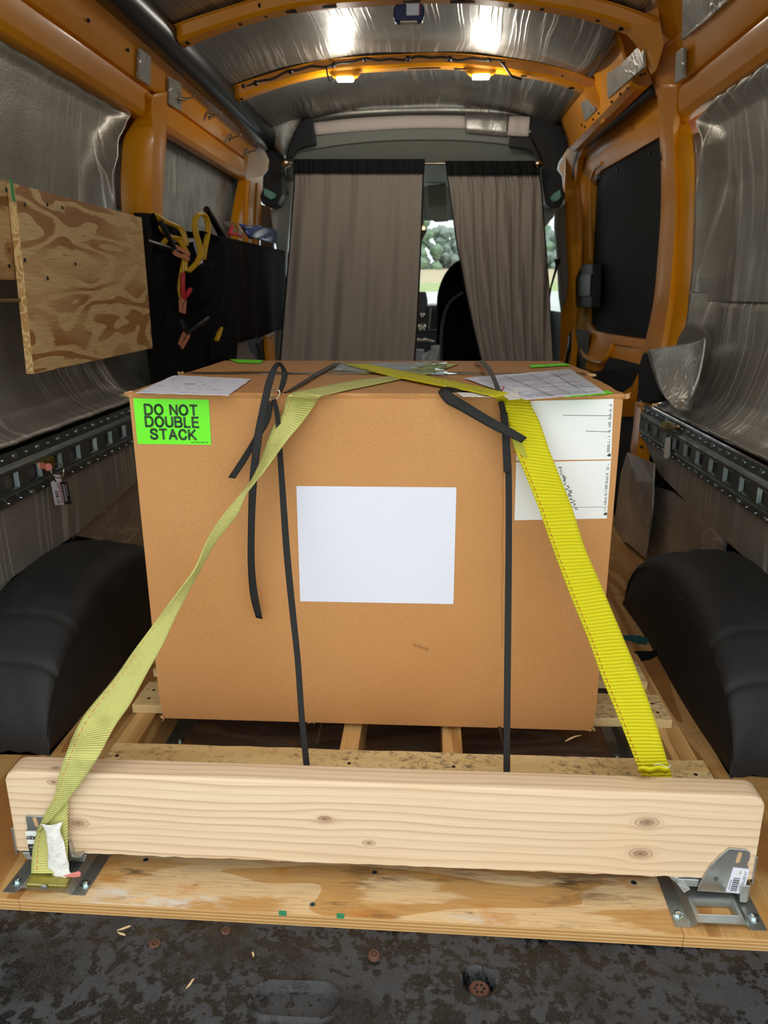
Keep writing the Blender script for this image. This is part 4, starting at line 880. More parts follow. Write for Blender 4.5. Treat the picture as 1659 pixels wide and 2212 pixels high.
# ================================================================ BEAM BRACKETS
def bracket(px_, right):
    if right:
        t = thing('beam_bracket', (.44, .95, .012), 'zinc beam bracket with barcode sticker at the right end of the board', 'bracket')
        Y = by0-.0035
        pts = [(1506, 1925), (1518, 1898), (1534, 1872), (1552, 1853), (1576, 1833), (1612, 1836), (1621, 1842), (1620, 1856), (1614, 1868), (1617, 1873), (1604, 1935), (1590, 1931)]
        m = MB(); q = [at(a, b, y=Y) for a, b in pts]; m.prism(q, (0, .003, 0)); fp = m.build('side_plate', ZB, t, False, bevel=.0008)
        m = MB(); c = at(1596, 1853, y=Y-.0006); sl = []
        for a in np.linspace(0, 2*pi, 20, endpoint=False): sl.append(c+V((.0032*cos(a)+.001*(1 if sin(a) > 0 else -1), 0, .0032*sin(a)+(.0065 if sin(a) > 0 else -.0065))))
        m.prism(sl, (0, .0004, 0)); m.build('slot', simple('slot_seen_wood', '#CBA678', .6), fp, False)
        c = at(1547, 1899, y=Y-.0006); m = MB(); m.lathe(c, (0, 1, 0), [(.0035, 0), (.0035, .0004)], 16); m.build('hole', simple('grey_hole', '#55534E', .6), fp, False)
        # sticker
        c4 = [(1584, 1874), (1619.5, 1878), (1606, 1931), (1568, 1926)]; q = [at(a, b, y=Y-.0008) for a, b in c4]; m = MB(); m.prism(q, (0, .0006, 0)); st = m.build('barcode_sticker', PAPER, fp, False)
        def sp(u, v): return (q[0]*(1-u)+q[1]*u)*(1-v)+(q[3]*(1-u)+q[2]*u)*v+V((0, -.0004, 0))
        m = MB()
        for v0, v1 in ((.40, .43), (.47, .51), (.53, .54), (.56, .60), (.62, .63), (.65, .68), (.70, .71), (.73, .77), (.79, .80), (.82, .85), (.87, .88), (.90, .93)): m.add([sp(.20, v0), sp(.58, v0), sp(.58, v1), sp(.20, v1)], [(0, 1, 2, 3)])
        for i in range(22):
            v = .12+i*.038
            for u in (.84, .75): m.add([sp(u, v), sp(u+.05, v), sp(u+.05, v+.022), sp(u, v+.022)], [(0, 1, 2, 3)]) if rc.random() < .8 else None
        for i in range(7): m.add([sp(.66, .6+i*.04), sp(.70, .6+i*.04), sp(.70, .625+i*.04), sp(.66, .625+i*.04)], [(0, 1, 2, 3)])
        for i in range(6): m.add([sp(.08, .5+i*.07), sp(.13, .5+i*.07), sp(.13, .54+i*.07), sp(.08, .54+i*.07)], [(0, 1, 2, 3)])
        m.build('barcode', INKB, st, False)
        dq = sp(.50, .17); dx = sp(.5, .1)-sp(.5, .3); dx = dx/np.linalg.norm(dx)
        m = MB(); m.lathe(dq+V((0, -.0002, 0)), (0, -1, 0), [(.0062, 0), (.0062, .0002)], 20); pd = m.build('price_dot', WHITE, st, False)
        vx = V(sp(.5, .0)-sp(.5, .4)); m = MB(); [m.tube([dq+V((a*.0022, -.0006, b*.0014)), dq+V((a*.0022+.0011, -.0006, b*.0014+.0006))], .0003, 4) for a in (-1, .1) for b in (-2, -1, 0, 1, 2)]; m.build('faint_digits', INKB, pd, False)
        # base saddle under the board, front flange, hook foot
        m = MB(); m.box((.44, .990, .036), (.112, .044, .004)); m.build('saddle', ZB, t, False, bevel=.001)
        m = MB(); m.box((.5025, .985, .060), (.003, .05, .05)); m.build('end_plate', ZB, t, False, bevel=.0008)
        m = MB(); q = [at(1478, 1893, y=.955), at(1506, 1925, y=.955), at(1600, 1936, y=.955), at(1608, 1910, y=.975)]; m.prism([(.392, .966, .034), (.498, .966, .034), (.498, .964, .022), (.402, .964, .022)], (0, .04, -.004)); m.build('bottom_plate', ZB, t, False, bevel=.001)
        m = MB(); m.prism([(.484, .9575, .034), (.499, .9575, .034), (.499, .9575, .008), (.494, .954, .006), (.484, .954, .006)], (0, .010, 0)); m.build('hook_foot', ZB, t, False, bevel=.001)
        m = MB(); m.prism([(.378, .972, .036), (.398, .966, .034), (.412, .960, .020), (.400, .955, .018), (.392, .968, .024), (.384, .968, .030)], (0, .008, 0)); m.build('spring_latch', ZB, t, False, bevel=.001)
        return t
    t = thing('beam_bracket', (-.60, .95, .012), 'zinc beam bracket with black and white sticker, behind the faded strap at the left', 'bracket')
    Y = by0-.0035
    pts = [(57, 1762), (92, 1764), (98, 1770), (150, 1820), (156, 1852), (72, 1858), (66, 1850), (56, 1793), (59, 1790), (55, 1768)]
    m = MB(); q = [at(a, b, y=Y) for a, b in pts]; m.prism(q, (0, .003, 0)); fp = m.build('side_plate', ZB, t, False, bevel=.0008)
    m = MB(); c = at(77, 1776, y=Y-.0006); sl = []
    for a in np.linspace(0, 2*pi, 20, endpoint=False): sl.append(c+V((.0032*cos(a)-.001*(1 if sin(a) > 0 else -1), 0, .0032*sin(a)+(.006 if sin(a) > 0 else -.006))))
    m.prism(sl, (0, .0004, 0)); m.build('slot', simple('slot_wood_left', '#CBA678', .6), fp, False)
    c4 = [(54, 1796), (84, 1796), (84, 1850), (66, 1850)]; q = [at(a, b, y=Y-.0008) for a, b in c4]
    def sp(u, v): return (q[0]*(1-u)+q[1]*u)*(1-v)+(q[3]*(1-u)+q[2]*u)*v+V((0, -.0004, 0))
    m = MB(); m.prism(q, (0, .0006, 0)); st = m.build('sticker', WHITE, fp, False)
    m = MB(); m.add([sp(0, .5), sp(1, .5), sp(1, 1), sp(0, 1)], [(0, 1, 2, 3)]); bs = m.build('black_half', INKB, st, False)
    text('CKET', .0085, INKB, st, sp(.52, .23)+V((0, -.0003, 0)), V((-1, 0, .05)), V((0, 0, -1)), bold=.0004)
    m = MB()
    for i in range(8): m.add([sp(.15+i*.09, .60), sp(.20+i*.09, .60), sp(.20+i*.09, .63), sp(.15+i*.09, .63)], [(0, 1, 2, 3)])
    for i in range(5): m.add([sp(.35+i*.09, .70), sp(.41+i*.09, .70), sp(.41+i*.09, .74), sp(.35+i*.09, .74)], [(0, 1, 2, 3)])
    for v in m.v[:]: pass
    m.v = [(a, b-.0004, c) for a, b, c in m.v]; m.build('fine_print', WHITE, st, False)
    m = MB(); c = sp(.7, .9)+V((0, -.0008, 0)); m.lathe(c, (0, 1, 0), [(.004, 0), (.004, .0002)], 16); m.build('blue_dot', simple('cyan_ink', '#2AA0C8', .5), st, False)
    m = MB(); m.box((-.590, .990, .036), (.112, .044, .004)); m.build('saddle', ZB, t, False, bevel=.001)
    m = MB(); m.box((-.6535, .985, .060), (.003, .05, .05)); m.build('end_plate', ZB, t, False, bevel=.0008)
    m = MB(); m.prism([(-.648, .966, .034), (-.540, .966, .034), (-.545, .964, .022), (-.640, .964, .022)], (0, .04, -.004)); m.build('bottom_plate', ZB, t, False, bevel=.001)
    m = MB(); m.prism([at(a, b, y=.952) for a, b in ((148, 1822), (156, 1850), (166, 1850), (176, 1846), (178, 1852), (150, 1860))], (0, .01, 0)); m.build('spring_latch', ZB, t, False, bevel=.001)
bracket(0, True); bracket(0, False)
# ================================================================ YELLOW STRAPS
def ydep(px, py, ya, za, yb, zb):
    y = ya
    for _ in range(25):
        z = at(px, py, y=y)[2]; t = (z-za)/(zb-za); t = min(1.02, max(-.5, t)); y = ya+(yb-ya)*t
    return y
def sp_pair(l, r, ya, za, yb, zb, tw=0, off=0):
    yl = ydep(*l, ya, za, yb, zb)+off; yr = ydep(*r, ya, za, yb, zb)+off
    return at(*l, y=yl+tw), at(*r, y=yr-tw)
# bright strap
T = thing('ratchet_strap', (.2, 1.1, .1), 'bright yellow ribbed strap over the right side of the box', 'strap')
L, Rr = [], []
for l, r in (((744, 786), (796, 787)), ((800, 801), (839, 796)), ((851, 813), (874, 803)), ((930, 829), (944, 817)), ((1018, 845), (1010, 831)), ((1068, 857), (1092, 849))):
    L.append(at(*l, z=zt+.0055)); Rr.append(at(*r, z=zt+.0075))
L.append(at(1073, 862, y=BY-.006)); Rr.append(at(1139, 861, y=BY-.006))
for l, r in (((1078, 876), (1149, 880)), ((1089, 902), (1165, 911)), ((1110, 964), (1186, 971)), ((1136, 1028), (1212, 1037)), ((1165, 1102), (1236, 1098)), ((1194, 1184), (1263, 1182)), ((1232, 1285), (1303, 1275)), ((1271, 1382), (1345, 1375)), ((1303, 1470), (1382, 1465)), ((1338, 1556), (1415, 1556)), ((1380, 1662), (1446, 1660)), ((1392, 1690), (1457, 1690))):
    a, b = sp_pair(l, r, 1.030, .150, BY-.010, zt-.01); L.append(a); Rr.append(b)
ribbon('webbing', L, Rr, YEL, T, n=6, cross=8, thick=.0025, smooth=True)
m = MB(); a, b = at(1380, 1657, y=1.024), at(1446, 1655, y=1.024); m.grid([[a+(b-a)*i/10+V((0, -.003*dz-.001, .012*dz+.0015*sin(i*1.2)*(1-dz))) for i in range(11)] for dz in (0, -.4, -1)]); m.build('sewn_end', simple('yellow_fold', '#D8CF08', .6, 0, 300, .4), T, True, thick=.002)
m = MB(); m.tube([at(1412, 1652, y=1.02), at(1425, 1650, y=1.018), at(1436, 1655, y=1.016), at(1443, 1659, y=1.016), at(1449, 1652, y=1.016)], .0005, 5); m.build('loose_thread', PAPER, T)
m = MB(); c = [at(px, py, y=ydep(px, py, 1.030, .150, BY-.010, zt-.01)-.0030) for px, py in ((1106, 948), (1122, 953), (1133, 968), (1139, 990), (1128, 985), (1112, 966))]; m.prism(c, (0, .0004, 0)); m.build('dirt_mark', simple('olive_dirt', '#A8A232', .8), T, False)
# faded strap
T = thing('ratchet_strap', (-.55, .95, .01), 'faded twisted yellow strap from the left floor track over the box', 'strap')
L, Rr = [], []
for l, r in (((935, 784), (990, 786)), ((879, 801), (921, 809)), ((851, 811), (874, 817)), ((761, 823), (800, 832)), ((665, 842), (718, 849))):
    L.append(at(*l, z=zt+.004)); Rr.append(at(*r, z=zt+.003))
L.append(at(626, 852, z=zt+.004)); Rr.append(at(691, 857, z=zt+.002))
AB = (.956, .19, BY-.008, zt-.01)
for l, r, tw in (((617, 868), (684, 868), 0), ((611, 894), (656, 908), .006), ((588, 927), (616, 956), .010), ((562, 998), (570, 1018), .014), ((540, 1042), (552, 1040), .008), ((510, 1078), (530, 1072), .0), ((476, 1120), (510, 1116), -.006), ((446, 1170), (468, 1168), -.008), ((420, 1230), (437, 1222), -.010), ((377, 1288), (407, 1279), -.008), ((337, 1341), (377, 1338), -.004), ((286, 1410), (353, 1390), 0), ((247, 1466), (318, 1453), 0), ((186, 1540), (281, 1521), 0), ((159, 1588), (247, 1570), 0)):
    a, b = sp_pair(l, r, *AB, tw=tw); L.append(a); Rr.append(b)
for l, r in (((144, 1627), (215, 1630)), ((130, 1667), (193, 1666)), ((117, 1722), (150, 1725)), ((101, 1752), (122, 1758)), ((79, 1797), (83, 1798))):
    L.append(at(*l, y=.951)); Rr.append(at(*r, y=.949))
ribbon('webbing', L, Rr, OLV, T, n=6, cross=8, thick=.0022)
L = [at(*p, y=yy) for p, yy in (((80, 1797), .953), ((72, 1830), .950), ((69, 1860), .944), ((68, 1887), .936))]; Rr = [at(*p, y=yy) for p, yy in (((147, 1722), .956), ((146, 1790), .952), ((146, 1850), .946), ((146, 1887), .936))]
L.insert(0, at(84, 1788, y=.955)); Rr.insert(0, at(148, 1726, y=.957))
ribbon('lower_webbing', L, Rr, OLV, T, n=5, cross=8, thick=.0022, label='dirty folded lower end of the strap')
# end fitting
cz = .012; x0c, x1c = at(60, 1893, z=.02)[0], at(158, 1898, z=.02)[0]; yc = .930
m = MB(); m.prism([(x0c, yc-.004, .020), (x1c-.008, yc-.004, .020), (x1c-.004, yc-.012, .012), (x0c+.004, yc-.012, .012)], (0, .018, 0)); m.box(((x0c+x1c)/2, yc-.006, .016), (x1c-x0c-.008, .017, .010)); m.build('end_fitting', m_zinc('yellowed_zinc', '#BDB56A', '#8E8440', .35), T, False, bevel=.003)
m = MB(); m.lathe(((x0c+x1c)/2-.002, yc-.0165, .017), (0, -1, 0), [(.0055, 0), (.0055, .001), (.003, .0022)], 14); m.build('rivet', ZINC, T)
m = MB(); c = at(150, 1890, y=.918); m.prism([c+V(p) for p in ((-.012, 0, -.004), (.002, 0, .0015), (.014, 0, .006), (.018, 0, .003), (.016, 0, -.003), (.004, 0, -.005))], (0, .003, 0)); m.build('release_tab', PINK, T, False, bevel=.001)
# wrinkled white tag on the strap
l = [(86, 1780), (100, 1800), (104, 1840), (104, 1868), (112, 1888), (121, 1901)]; r = [(136, 1777), (130, 1795), (141, 1830), (147, 1860), (150, 1878), (155, 1888)]
L = cr_spline([at(*p, y=.9455-.0022*i) for i, p in enumerate(l)], 5); Rr = cr_spline([at(*p, y=.9455-.0022*i) for i, p in enumerate(r)], 5)
m = MB(); m.grid([[a+(b-a)*t+V((0, -.003*sin(pi*t)+.0012*sin(9*t+i*.7)+rc.uniform(-.0005, .0005), .0004*sin(i*1.9))) for t in np.linspace(0, 1, 14)] for i, (a, b) in enumerate(zip(L, Rr))])
m.build('warning_tag', TYV, T, True, label='crumpled white tag', thick=.0006, ang=1.5)
# ================================================================ BLACK STRAPPING
T = thing('black_strapping', (-.21, 1.2, .12), 'black strapping band with wire buckle around the left part of the box', 'packing strap')
def yb(z): return BY-.0085-(zt-z)*.29 if z > .125 else 1.05
def bp(px, py, o=0):
    y = 1.15
    for _ in range(30): y = .5*y+.5*(BY-.009-max(0, zt-at(px, py, y=y)[2])*.29)
    return at(px, py, y=y+o)
L = []; Rr = []
for l, r in (((724, 783), (737, 783.5)), ((690, 801), (700, 803)), ((650, 826), (657, 829)), ((612, 850), (620, 848))): L.append(at(*l, z=zt+.004)); Rr.append(at(*r, z=zt+.004))
ribbon('top_band', L, Rr, BAND, T, thick=.0012)
L = [bp(*p) for p in ((586, 864), (594, 900), (599, 980), (606, 1100), (613, 1200), (625, 1320), (637, 1429), (645, 1545), (654.5, 1642), (656, 1660))]; Rr = [bp(*p) for p in ((596, 862), (605, 900), (611, 980), (620, 1100), (627.5, 1200), (639, 1320), (650, 1429), (658, 1545), (668, 1642), (670, 1660))]
ribbon('front_band', L, Rr, BAND, T, thick=.0012)
def hang(l, r, ys): return [at(*p, y=y) for p, y in zip(l, ys)], [at(*p, y=y) for p, y in zip(r, ys)]
l = [(607, 852), (614, 837), (620, 820), (620.6, 804), (609, 785), (598, 783), (587.5, 793), (574, 824), (566, 858), (559, 892), (549, 941), (543.6, 987), (538, 1049), (536, 1120), (535, 1200), (537, 1252), (542, 1294), (553, 1334)]
r = [(600, 848), (603, 837), (607, 820), (608.6, 804), (606, 792), (604, 791), (598, 800), (587, 838), (580, 872), (574, 894), (565, 956), (559, 1002), (555, 1045), (551, 1120), (550, 1200), (552, 1242), (557, 1283), (567, 1337)]
ys = [1.232, 1.238, 1.242, 1.244, 1.236, 1.226, 1.218, 1.206, 1.200, 1.198, 1.198, 1.198, 1.196, 1.198, 1.202, 1.206, 1.210, 1.216]
L, Rr = hang(l, r, ys); ribbon('loose_tail', L, Rr, BAND, T, thick=.0012, cross=4)
l = [(575, 866), (568, 905), (545.5, 948), (522, 987), (493, 1031)]; r = [(590, 868), (583, 910), (556, 956), (532, 998), (508, 1034)]
L, Rr = hang(l, r, [1.226, 1.219, 1.215, 1.213, 1.210]); ribbon('loose_tail', L, Rr, BAND, T, thick=.0012, cross=4)
m = MB(); bkp = lambda px, py, y: at(px, py, y=y)
for a, b in (((582, 843), (603, 843)), ((581, 858), (593, 859)), ((580, 863), (597, 863))): m.tube([bkp(*a, 1.226), bkp(*b, 1.226)], .0014, 8)
m.tube([bkp(603, 843, 1.226), bkp(605, 850, 1.225), bkp(601, 858, 1.224), bkp(597, 863, 1.224)], .0014, 8); m.build('wire_buckle', CHROME, T)
m = MB(); L = [at(694, 1562, y=1.215), at(686, 1590, y=1.17), at(681, 1606, y=1.14)]; Rr = [at(696, 1562, y=1.215), at(690, 1590, y=1.17), at(688, 1606, y=1.14)]; ribbon('rear_band', L, Rr, BAND, T, thick=.001)
T = thing('black_strapping', (.13, 1.2, .12), 'black strapping band with curled loop around the right part of the box', 'packing strap')
l = [(1024, 786), (1035, 782), (1044, 790), (1056, 806), (1066, 828), (1073, 850)]; r = [(1030, 782), (1042, 779), (1056, 790), (1066, 806), (1076, 828), (1084, 850)]
hz_ = [.004, .014, .020, .020, .014, .006]
L = [at(*p, z=zt+h) for p, h in zip(l, hz_)]; Rr = [at(*p, z=zt+h) for p, h in zip(r, hz_)]; ribbon('top_band', L, Rr, BAND, T, thick=.0012)
L = [bp(*p) for p in ((1076, 868), (1083, 910), (1091, 1010), (1092, 1150), (1090.5, 1300), (1089, 1450), (1088, 1560), (1087.5, 1655), (1087.5, 1670))]; Rr = [bp(*p) for p in ((1088, 866), (1096, 905), (1105, 1010), (1106, 1150), (1105, 1300), (1103.5, 1450), (1102.5, 1560), (1102, 1655), (1102, 1670))]
ribbon('front_band', L, Rr, BAND, T, thick=.0012)
l = [(1044, 850), (1000, 842), (965, 835), (948, 844), (951, 855), (965, 872), (995, 888), (1052.5, 921), (1085, 937.5), (1127, 957)]
r = [(1044, 857), (1000, 852), (975, 848), (955, 846), (953, 842), (968, 848), (985, 855), (1034, 885), (1070, 906.5), (1138, 945)]
r = [(1040, 858), (1000, 853), (966, 846), (957, 842), (956, 839), (970, 845), (998, 863), (1062, 902), (1094, 919), (1138.5, 945)]
L, Rr = hang(l, r, [1.262, 1.258, 1.244, 1.232, 1.224, 1.216, 1.208, 1.192, 1.188, 1.186]); ribbon('loose_tail', L, Rr, BAND, T, thick=.0012, cross=4)
l = [(1080, 895), (1084, 930), (1086, 980), (1088, 1021)]; r = [(1096, 890), (1101, 942), (1102, 980), (1103, 1020)]
L = [bp(*p, -.006) for p in l]; Rr = [bp(*p, -.006) for p in r]; ribbon('loose_tail', L, Rr, BAND, T, thick=.0012, cross=4)
L = [at(1075, 1570, y=1.215), at(1080, 1590, y=1.18), at(1084, 1612, y=1.15)]; Rr = [at(1083, 1570, y=1.215), at(1086, 1590, y=1.18), at(1088, 1612, y=1.15)]; ribbon('rear_band', L, Rr, BAND, T, thick=.001)
# ================================================================ GREEN STRAP and black webbing coming out behind the box, right
L = [at(*p, y=yy) for p, yy in (((1330, 1375), 1.60), ((1360, 1372), 1.62), ((1380, 1373), 1.64), ((1402, 1379), 1.66))]; Rr = [at(*p, y=yy) for p, yy in (((1332, 1380), 1.60), ((1360, 1384), 1.61), ((1378, 1391), 1.63), ((1396, 1393), 1.65))]
ribbon('green_strap', L, Rr, GRNW, None, n=5, label='short end of teal-green strap right of the box by the wheel hump', cat='strap', thick=.002)
m = MB(); m.tube([at(1350, 1420, y=1.58), at(1372, 1418, y=1.58), at(1395, 1416, y=1.60), at(1412, 1412, y=1.62), at(1419, 1404, y=1.63)], [.016, .019, .017, .010, .002], 14, flat=.55); m.build('black_strap_roll', FAB, None, True, 'folded black webbing on the floor between box and right wheel hump', 'strap')
# ================================================================ LEFT WALL PLYWOOD PANELS
def screwhead(parent, c, ax, r=.005, nm='screw'):
    h = MB(); h.lathe(c, ax, [(r, 0), (r*.8, .0012)], 10); h.build(nm, IRON, parent)
xp = -.905
PLYE2 = m_ply('board_edge', (40, 200, 6), '#DDBA80', '#B98A4C')
m = MB(); pts = [at(31, 396, x=xp-.012), at(306, 470, x=xp-.012), at(330, 752, x=xp), at(73, 808, x=xp)]; m.prism(pts, (-.018, 0, 0), 0, 1)
pp = m.build('plywood_board', [PLY, PLYE2], None, False, 'large rectangular plywood panel on the left wall, wavy grain', 'plywood panel', bevel=.001)
for px, py in ((54, 442), (102, 442), (135, 449), (54, 562), (103, 601), (163, 570)): screwhead(pp, at(px, py, x=xp-.0015), (1, 0, 0))
m = MB(); pts = [at(-140, 350, x=xp-.03), at(29, 392, x=xp-.03), at(48, 605, x=xp-.03), at(-120, 600, x=xp-.03)]; m.prism(pts, (-.018, 0, 0), 0, 1)
p2 = m.build('plywood_board', [m_ply('plywood_panel_b', (2.4, 1.6, 8), '#CDAA74', '#8E5F30'), PLYE2], None, False, 'smaller plywood panel at the far left edge, partly behind the large one', 'plywood panel', bevel=.001)
for px, py in ((14, 410), (20, 575)): screwhead(p2, at(px, py, x=xp-.0295), (1, 0, 0))
c = at(20, 541, x=xp-.0292); m = MB(); m.lathe(c, (1, 0, 0), [(.018, 0), (.018, .0006)], 24); kk = m.build('knot', simple('ply_knot', '#A97A48', .7), p2); m = MB(); m.lathe(c+V((.0007, 0, 0)), (1, 0, 0), [(.006, 0), (.006, .0004)], 16); m.build('knot_heart', simple('ply_knot_heart', '#7E4F2C', .7), kk)
m = MB(); c = at(28, 412, x=xp-.0115); m.box(c+V((.001, -.004, 0)), (.0016, .012, .045)); m.build('green_mark', simple('green_marker', '#4E9A5A', .7), pp, False)
m = MB(); m.tube([(-.925, .8, .888), (-.925, 1.86, .888)], .004, 8); m.build('wooden_batten', simple('batten', '#7A5A30', .7), None, True, 'thin dark wooden batten below the smaller plywood panel', 'batten')
# ================================================================ BLACK ORGANISER on the left
plan = [(-.940, 2.50), (-.925, 2.60), (-.890, 2.74), (-.860, 2.82), (-.815, 2.96), (-.800, 3.05), (-.800, 3.4), (-.800, 3.8), (-.800, 4.2), (-.800, 4.45)]
pl = cr_spline([V((a, b, 0)) for a, b in plan], 8)
t = thing('hanging_organizer', (-.86, 3.2, .6), 'large black fabric organizer hanging along the left wall beyond the plywood panel', 'organizer'); m = MB(); rows = []
ztop = lambda y: float(np.interp(y, [2.5, 2.58, 2.75, 3.0, 4.5], [1.150, 1.155, 1.118, 1.112, 1.128])); zbot = lambda y: float(np.interp(y, [2.5, 2.95, 3.06, 3.15, 4.1, 4.5], [.52, .52, .60, .70, .715, .73]))
for k in range(33):
    v = k/32; r = []
    for i, p in enumerate(pl):
        y = p[1]; z = ztop(y)+(zbot(y)-ztop(y))*v; w = 0
        if y < 3.1: w = .012*sin(14*(y-2.5)*(1+v*.3)+2*v)*sin(pi*min(1, v*1.2+.1))+.008*sin(y*40+v*9)
        else: w = .006*sin(y*17)*v-.004*exp(-((y-3.35) % .35/.02)**2)
        n_ = V((1, -.6, 0)) if y < 3.0 else V((1, 0, 0)); r.append(p+n_*w+V((0, 0, z)))
    rows.append(r)
m.grid(rows); m.build('cloth', FAB, t, True, thick=.006, ang=1.3)
m = MB(); m.grid([[(-.96, y, ztop(y)-.02), (-.80, y, ztop(y)-.004)] for y in np.linspace(2.75, 4.45, 10)]); m.build('top_cover', FAB, t, True, thick=.006)
def on_org(px, py, d=.012):       # a plane in front of the end face
    return atp(px, py, (-.868+d, 2.80-d*.4, .9), (1, -.42, 0))
m = MB(); rows = []
for k in range(9):
    v = k/8; a, b = on_org(402+v*6, 575+v*90, .012), on_org(462-v*2, 566+v*80, .012); rows.append([a+(b-a)*u+V((.022, -.02, 0))*sin(pi*u)*(1-v*.6) for u in np.linspace(0, 1, 11)])
m.grid(rows); m.build('mesh_pocket', FAB, t, True, thick=.003)
m = MB(); rows = []
for k in range(7):
    v = k/6; a, b = on_org(452, 725+v*60, .014), on_org(488, 715+v*60, .014); rows.append([a+(b-a)*u+V((.012, -.010, 0))*sin(pi*u) for u in np.linspace(0, 1, 9)])
m.grid(rows); m.build('small_pocket', FAB, t, True, thick=.003)
m = MB(); m.tube([on_org(316, 474, .02), on_org(328, 468, .03), on_org(345, 500, .02), on_org(372, 575, .02)], [.012, .014, .010, .004], 10); m.build('shoulder_fold', FAB, t)
# yellow handle in the pocket
m = MB(); m.tube([on_org(467, 736, .03), on_org(473, 720, .03), on_org(479, 707, .03)], [.011, .012, .006], 10, flat=.6); m.build('yellow_handle', YCAB, None, True, 'yellow tool handle poking out of the small lower pocket', 'tool handle')
# jumper cables
t = thing('jumper_cables', on_org(400, 560, .05), 'yellow jumper cables with red and black copper clamps hung on the black organizer', 'jumper cables')
def cab(pts, d=.045, r=.0065, nm='cable', mt=YCAB): 
    P_ = cr_spline([on_org(px, py, dd) for px, py, dd in pts], 6); q = MB()
    q.tube([p+V((0, 0, 0)) for p in P_], r, 8); q.tube([p+V((.006, .008, 0)) for p in P_], r, 8); return q.build(nm, mt, t)
cab([(327, 467, .02), (343, 490, .03), (360, 508, .03), (385, 520, .04), (400, 545, .05)], r=.006)
cab([(332, 463, .03), (355, 478, .03), (385, 492, .03), (396, 512, .04), (399, 530, .04)], r=.006)
cab([(348, 535, .04), (352, 522, .04), (368, 512, .04), (388, 516, .04)], r=.006)
cab([(404, 586, .05), (424, 565, .06), (430, 540, .06), (421, 505, .06), (418, 478, .06), (428, 463, .06), (442, 468, .055), (447, 495, .05), (441, 530, .05), (436, 560, .045)])
cab([(392, 655, .05), (386, 625, .05), (390, 590, .05), (396, 560, .05), (402, 545, .05)], r=.005)
cab([(396, 585, .055), (396, 565, .055), (398, 550, .05)], r=.007)
def clamp(h1, h2, pv, tip, mt1, mt2, d=.07, r=.009):
    q = MB(); a = on_org(*pv, d); q.tube([on_org(*h1, d+.01), on_org((h1[0]+pv[0])/2, (h1[1]+pv[1])/2, d+.012), a+V((.004, 0, 0))], [r, r*1.05, r*.6], 10); q.build('grip', mt1, t)
    q = MB(); q.tube([on_org(*h2, d), on_org((h2[0]+pv[0])/2, (h2[1]+pv[1])/2, d+.004), a], [r, r*1.05, r*.6], 10); q.build('grip', mt2, t)
    b = on_org(*tip, d); dd = (b-a); L_ = np.linalg.norm(dd); dd /= L_; q = np.cross(dd, V((1, -.42, 0))); q /= np.linalg.norm(q); nv = V((.9, -.38, 0))*.006
    k = MB(); m_ = 1.35; k.prism([a+q*.012*m_-dd*.012, a+q*.015*m_, b+q*.010*m_, b+q*.001, a+q*.004+dd*L_*.3, a+q*.002-dd*.01], nv); j1 = k.build('jaw', COPPER, t, False, bevel=.001)
    k = MB(); k.prism([a-q*.010*m_-dd*.012, a-q*.013*m_, b-q*.012*m_, b-q*.003, a-q*.004+dd*L_*.3, a-q*.001-dd*.01], nv*.8); k.build('jaw', COPPER, t, False, bevel=.001)
    k = MB(); k.lathe(a+nv, (1, -.42, 0), [(.006, 0), (.005, .002), (.002, .003)], 12); k.build('rivet', CHROME, j1)
clamp((346, 476), (317, 521), (378, 540), (408, 556), BLKG, BLKG)
clamp((395, 590), (411, 625), (394, 650), (392, 676), RED, RED, r=.0085)
clamp((391, 690), (450, 688), (402, 722), (388, 748), BLKG, BLKG)
m = MB(); m.tube([on_org(378, 518, .03), on_org(400, 520, .03), on_org(420, 518, .03), on_org(428, 545, .03), on_org(434, 566, .03), on_org(425, 570, .03)], .008, 8); m.build('white_strap_piece', PAPER, None, True, 'white strap bit behind the hung cables on the organizer', 'strap')
# umbrella, blue pouch on top of the organiser
m = MB(); m.tube([at(446, 452, x=-.87), at(462, 478, x=-.87), at(474, 500, x=-.87), at(480, 512, x=-.87)], [.013, .013, .014, .016], 12); m.build('umbrella_handle', BLK, None, True, 'black rod handle standing out of the organizer in front of the window foil', 'umbrella')
m = MB(); rows = []
c4 = [(515, 483), (602, 496), (608, 530), (535, 512)]
for j in range(9):
    r = []
    for i in range(13):
        u, v = i/12, j/8; px = (c4[0][0]*(1-u)+c4[1][0]*u)*(1-v)+(c4[3][0]*(1-u)+c4[2][0]*u)*v; py = (c4[0][1]*(1-u)+c4[1][1]*u)*(1-v)+(c4[3][1]*(1-u)+c4[2][1]*u)*v
        r.append(at(px, py, x=-.84+.012*sin(u*5)+.006*sin(v*9+u*12)))
    rows.append(r)
m.grid(rows); m.build('plastic_pouch', BLUEB, None, True, 'blue plastic pouch lying on top of the organizer by the curtain', 'pouch', thick=.01)
m = MB(); c = [at(px, py, x=-.835) for px, py in ((482, 478), (506, 480), (522, 500), (532, 512), (505, 508), (494, 492))]; m.prism(c, (-.01, 0, 0)); m.build('clear_bag', m_glass('clear_bag_film', .35), None, True, 'crumpled clear plastic bag on top of the organizer', 'plastic bag')
m = MB(); m.tube([at(494, 506, x=-.83), at(503, 490, x=-.83)], .006, 8); m.tube([at(497, 506, x=-.83), at(512, 506, x=-.83), at(522, 511, x=-.83)], .006, 8); m.build('red_pliers', REDP, None, True, 'red-handled pliers on top of the organizer', 'pliers')
